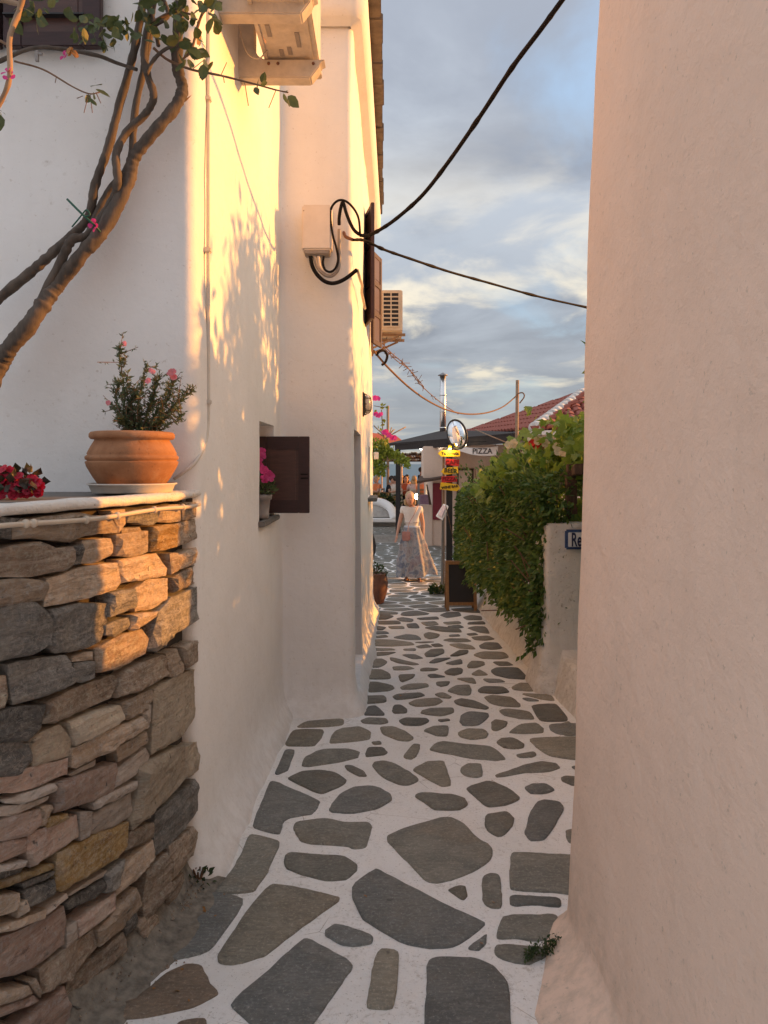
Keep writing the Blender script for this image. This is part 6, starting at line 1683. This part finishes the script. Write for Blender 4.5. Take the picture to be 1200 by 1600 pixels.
def seated(loc, rz, label, shirt, hairf, lean=(0,0), group='diners at the terrace tables', long=False, s=1.0):
    lx, ly = lean; U = lambda x, y, z: Vector((x+lx*max(0,z-.5), y+ly*max(0,z-.5), z))
    J = {'pelvis':(U(0,.0,.52),.16,.12),'waist':(U(0,.0,.66),.13,.10),'chest':(U(0,0,.86),.15,.11),'upper':(U(0,0,1.0),.11,.08)}; E = [('pelvis','waist'),('waist','chest'),('chest','upper')]
    head_joints(J, E, J['upper'][0], U(0,-.03,1.18)); E.append(('upper','neck'))
    cj = {'a':(U(0,0,.56),.165,.13),'b':(U(0,0,.72),.15,.12),'c':(U(0,-.005,.88),.168,.13),'d':(U(0,0,1.0),.125,.095)}; ce = [('a','b'),('b','c'),('c','d')]
    hands = []
    for sd_, n_ in ((1,'r'),(-1,'l')):
        J['sh'+n_] = (U(sd_*.17,0,.985),.055,.055); J['el'+n_] = (U(sd_*.23,-.10,.76),.042,.042); J['wr'+n_] = (U(sd_*.15,-.32,.80),.028,.026); E += [('upper','sh'+n_),('sh'+n_,'el'+n_),('el'+n_,'wr'+n_)]
        J['hi'+n_] = ((sd_*.09,-.02,.50),.09,.09); J['kn'+n_] = ((sd_*.11,-.42,.50),.065,.065); J['an'+n_] = ((sd_*.11,-.42,.09),.04,.04); J['to'+n_] = ((sd_*.12,-.58,.03),.04,.025)
        E += [('pelvis','hi'+n_),('hi'+n_,'kn'+n_),('kn'+n_,'an'+n_),('an'+n_,'to'+n_)]; hands.append(('wr'+n_, sd_, dict(d=(-.3*sd_,-1,0), fwd=(-sd_,0,.3))))
        cj['s'+n_] = (U(sd_*.17,0,.985),.068,.068); cj['e'+n_] = (U(sd_*.21,-.06,.84),.06,.06); ce += [('d','s'+n_),('s'+n_,'e'+n_)]
    tr = {'p':((0,0,.51),.172,.135)}; te = []
    for sd_, n_ in ((1,'r'),(-1,'l')):
        tr['k'+n_] = ((sd_*.11,-.43,.50),.075,.075); tr['a'+n_] = ((sd_*.11,-.42,.14),.055,.055); tr['h'+n_] = ((sd_*.09,-.04,.50),.10,.10); te += [('p','h'+n_),('h'+n_,'k'+n_),('k'+n_,'a'+n_)]
    return person(loc, rz, label, J, E, 'pelvis', [('shirt', cj, ce, 'c', shirt),('trousers', tr, te, 'p', M['black_shirt'])], hairf, hands=hands, group=group)
def terr(u, y): return Vector((W(u,0,y).x, y, Z2))
H_D, H_B = M['hair_dark'], M['hair_blond']
seated(terr(589,25.2), R(-60), 'seated person in bright orange at the left end of the terrace', M['orange_shirt'], short_hair(H_B))
seated(terr(605,25.0), R(70), 'dark haired man in black leaning over the terrace table', M['black_shirt'], short_hair(H_D), lean=(0,-.25))
seated(terr(617,24.9), R(200), 'person in a white top with short dark hair beside the black post', M['white_top'], short_hair(H_D))
seated(terr(628,26.4), R(20), 'person in rust colour half hidden by the black post', M['rust_top'], short_hair(H_B))
seated(terr(634,25.3), R(10), 'dark haired woman in rust top facing the lane', M['rust_top'], long_hair(H_D), group='diners at the terrace tables')
seated(terr(636,27.6), R(180), 'dark haired diner at the back of the terrace near the rail', M['pink_top'], short_hair(H_D))
seated(terr(647,25.0), R(190), 'long haired blond woman in pale top seated with her back turned', M['pink_top'], long_hair(H_B,.3))
seated(terr(661.5,24.8), R(180), 'dark haired person in an orange top seated under the canopy', M['orange_shirt'], short_hair(H_D))
seated(terr(658,26.6)+Vector((0,0,.28)), R(90), 'dark haired person seated higher beside the pink bay', M['black_shirt'], short_hair(H_D))
def chair(loc, rz, label, mat):
    o = empty('terrace_chair', loc, label, 'chair', 'chairs on the terrace', rz)
    mb = MB(); mb.box((0,0,.45), (.42,.42,.035)); mb.build('seat', mat, o, world=False, bevel=.008)
    for x in (-.18,.18):
        for y in (-.18,.18): mb = MB(); mb.bar((x,y,0), (x,y,.43 if y < 0 else .88), .035); mb.build('leg', mat, o, world=False)
    for z in (.6,.72,.84): mb = MB(); mb.box((0,.18,z), (.33,.02,.06)); mb.build('back_slat', mat, o, world=False)
    return o
for u, y, rz, l in ((589,25.25,-60,'pale chair under the orange diner at the left'),(605,25.05,70,'pale chair under the man in black'),(617,24.95,200,'pale slatted chair under the white topped diner'),(628,26.45,20,'pale chair behind the black post'),(634,25.35,10,'pale chair under the dark haired woman in rust'),(636,27.65,180,'pale chair at the back rail'),(647,25.05,190,'pale chair under the long haired blond woman'),(661.5,24.85,180,'pale chair below the canopy')):
    chair(terr(u,y), R(rz), l, M['oak'] if u > 650 else M['white_plastic'])
def table(loc, label, mat):
    o = empty('terrace_table', loc, label, 'table', 'tables on the terrace'); mb = MB(); mb.box((0,0,.735), (.75,.75,.03)); mb.build('tabletop', mat, o, world=False, bevel=.006)
    mb = MB(); mb.tube([(0,0,.02),(0,0,.72)], .03, 8); mb.build('pedestal', M['black_metal'], o, world=False); mb = MB(); mb.lathe((0,0,0), [(.2,0),(.2,.02),(.03,.04)], 16); mb.build('base', M['black_metal'], o, world=False)
table(terr(597,25.2), 'terrace table between the orange diner and the man in black', M['oak']); table(terr(625,25.6), 'terrace table behind the black awning post', M['white_plastic']); table(terr(641,26.1), 'terrace table behind the blond diner', M['oak'])
ck = empty('cloth_covered_table', terr(664,23.9), 'table under a violet checked cloth below the canopy', 'table'); c_ = W(665,783,20.9)
mb = MB(); a, b = W(657,774,21.4), W(671,800,21.4); mb.box(((a.x+b.x)/2, 21.7, (a.z+b.z)/2), (b.x-a.x, .5, a.z-b.z)); mb.build('tablecloth', M['check'], ck, bevel=.02)
mb = MB(); mb.bar(((a.x+b.x)/2,21.7,Z1), ((a.x+b.x)/2,21.7,b.z+.1), .08); mb.build('leg', M['brown_wood'], ck)
# glowing lantern behind the walker
ln = empty('table_lantern', W(651,776,23.2), 'glowing warm lantern behind the walking woman', 'lantern')
mb = MB(); mb.ball(W(651,776,23.2), .07, 8, (1,1,1.3)); mb.build('globe', M['bulb_warm'], ln)
mb = MB(); mb.bar(Vector((W(651,0,23.2).x,23.2,Z1)), W(651,781,23.2), .04); mb.build('stand', M['black_metal'], ln)

# ------------------------------------------------------------------ grit and dry leaves along the foot of the stone wall
mb = MB()
for i in range(520):
    sv = random.uniform(.55, pls[-1]-.02); p, nn = wall_at(sv); o_ = abs(random.gauss(.05,.07)); c_ = Vector((p.x+nn.x*o_, p.y+nn.y*o_, 0)); c_.z = gz(c_.y)+max(.004,.075-o_*.8)*random.uniform(.6,1); r_ = random.uniform(.002,.006)*(1+(random.random()<.06)*1.6)
    vs = [c_+Vector((r_*math.cos(a)*random.uniform(.7,1.3), r_*math.sin(a)*random.uniform(.7,1.3), -.3*r_)) for a in (0,1.3,2.6,3.9,5.2)]+[c_+Vector((0,0,r_*.9))]
    mb.add(vs, [(0,1,5),(1,2,5),(2,3,5),(3,4,5),(4,0,5)])
gr_ = tag(mb.build('gravel', M['st_brown']), 'loose grit along the foot of the stone wall', kind='stuff')
mb = MB()
for i in range(34):
    u, v = random.choice(((random.gauss(300,22),random.gauss(1420,28)),(random.gauss(230,40),random.gauss(1520,35)),(random.uniform(560,880),random.uniform(1000,1560))))
    q_ = G(u, v)+Vector((0,0,.012)); add_leaf(mb, leaf_round(.022,.014), q_, Vector((random.gauss(0,1),random.gauss(0,1),.15)), random.uniform(.5,1.1), (random.gauss(0,.3),random.gauss(0,.3),1))
tag(mb.build('fallen_leaves', M['leaf_dry']), 'scattered dry leaves on the lane', kind='stuff')
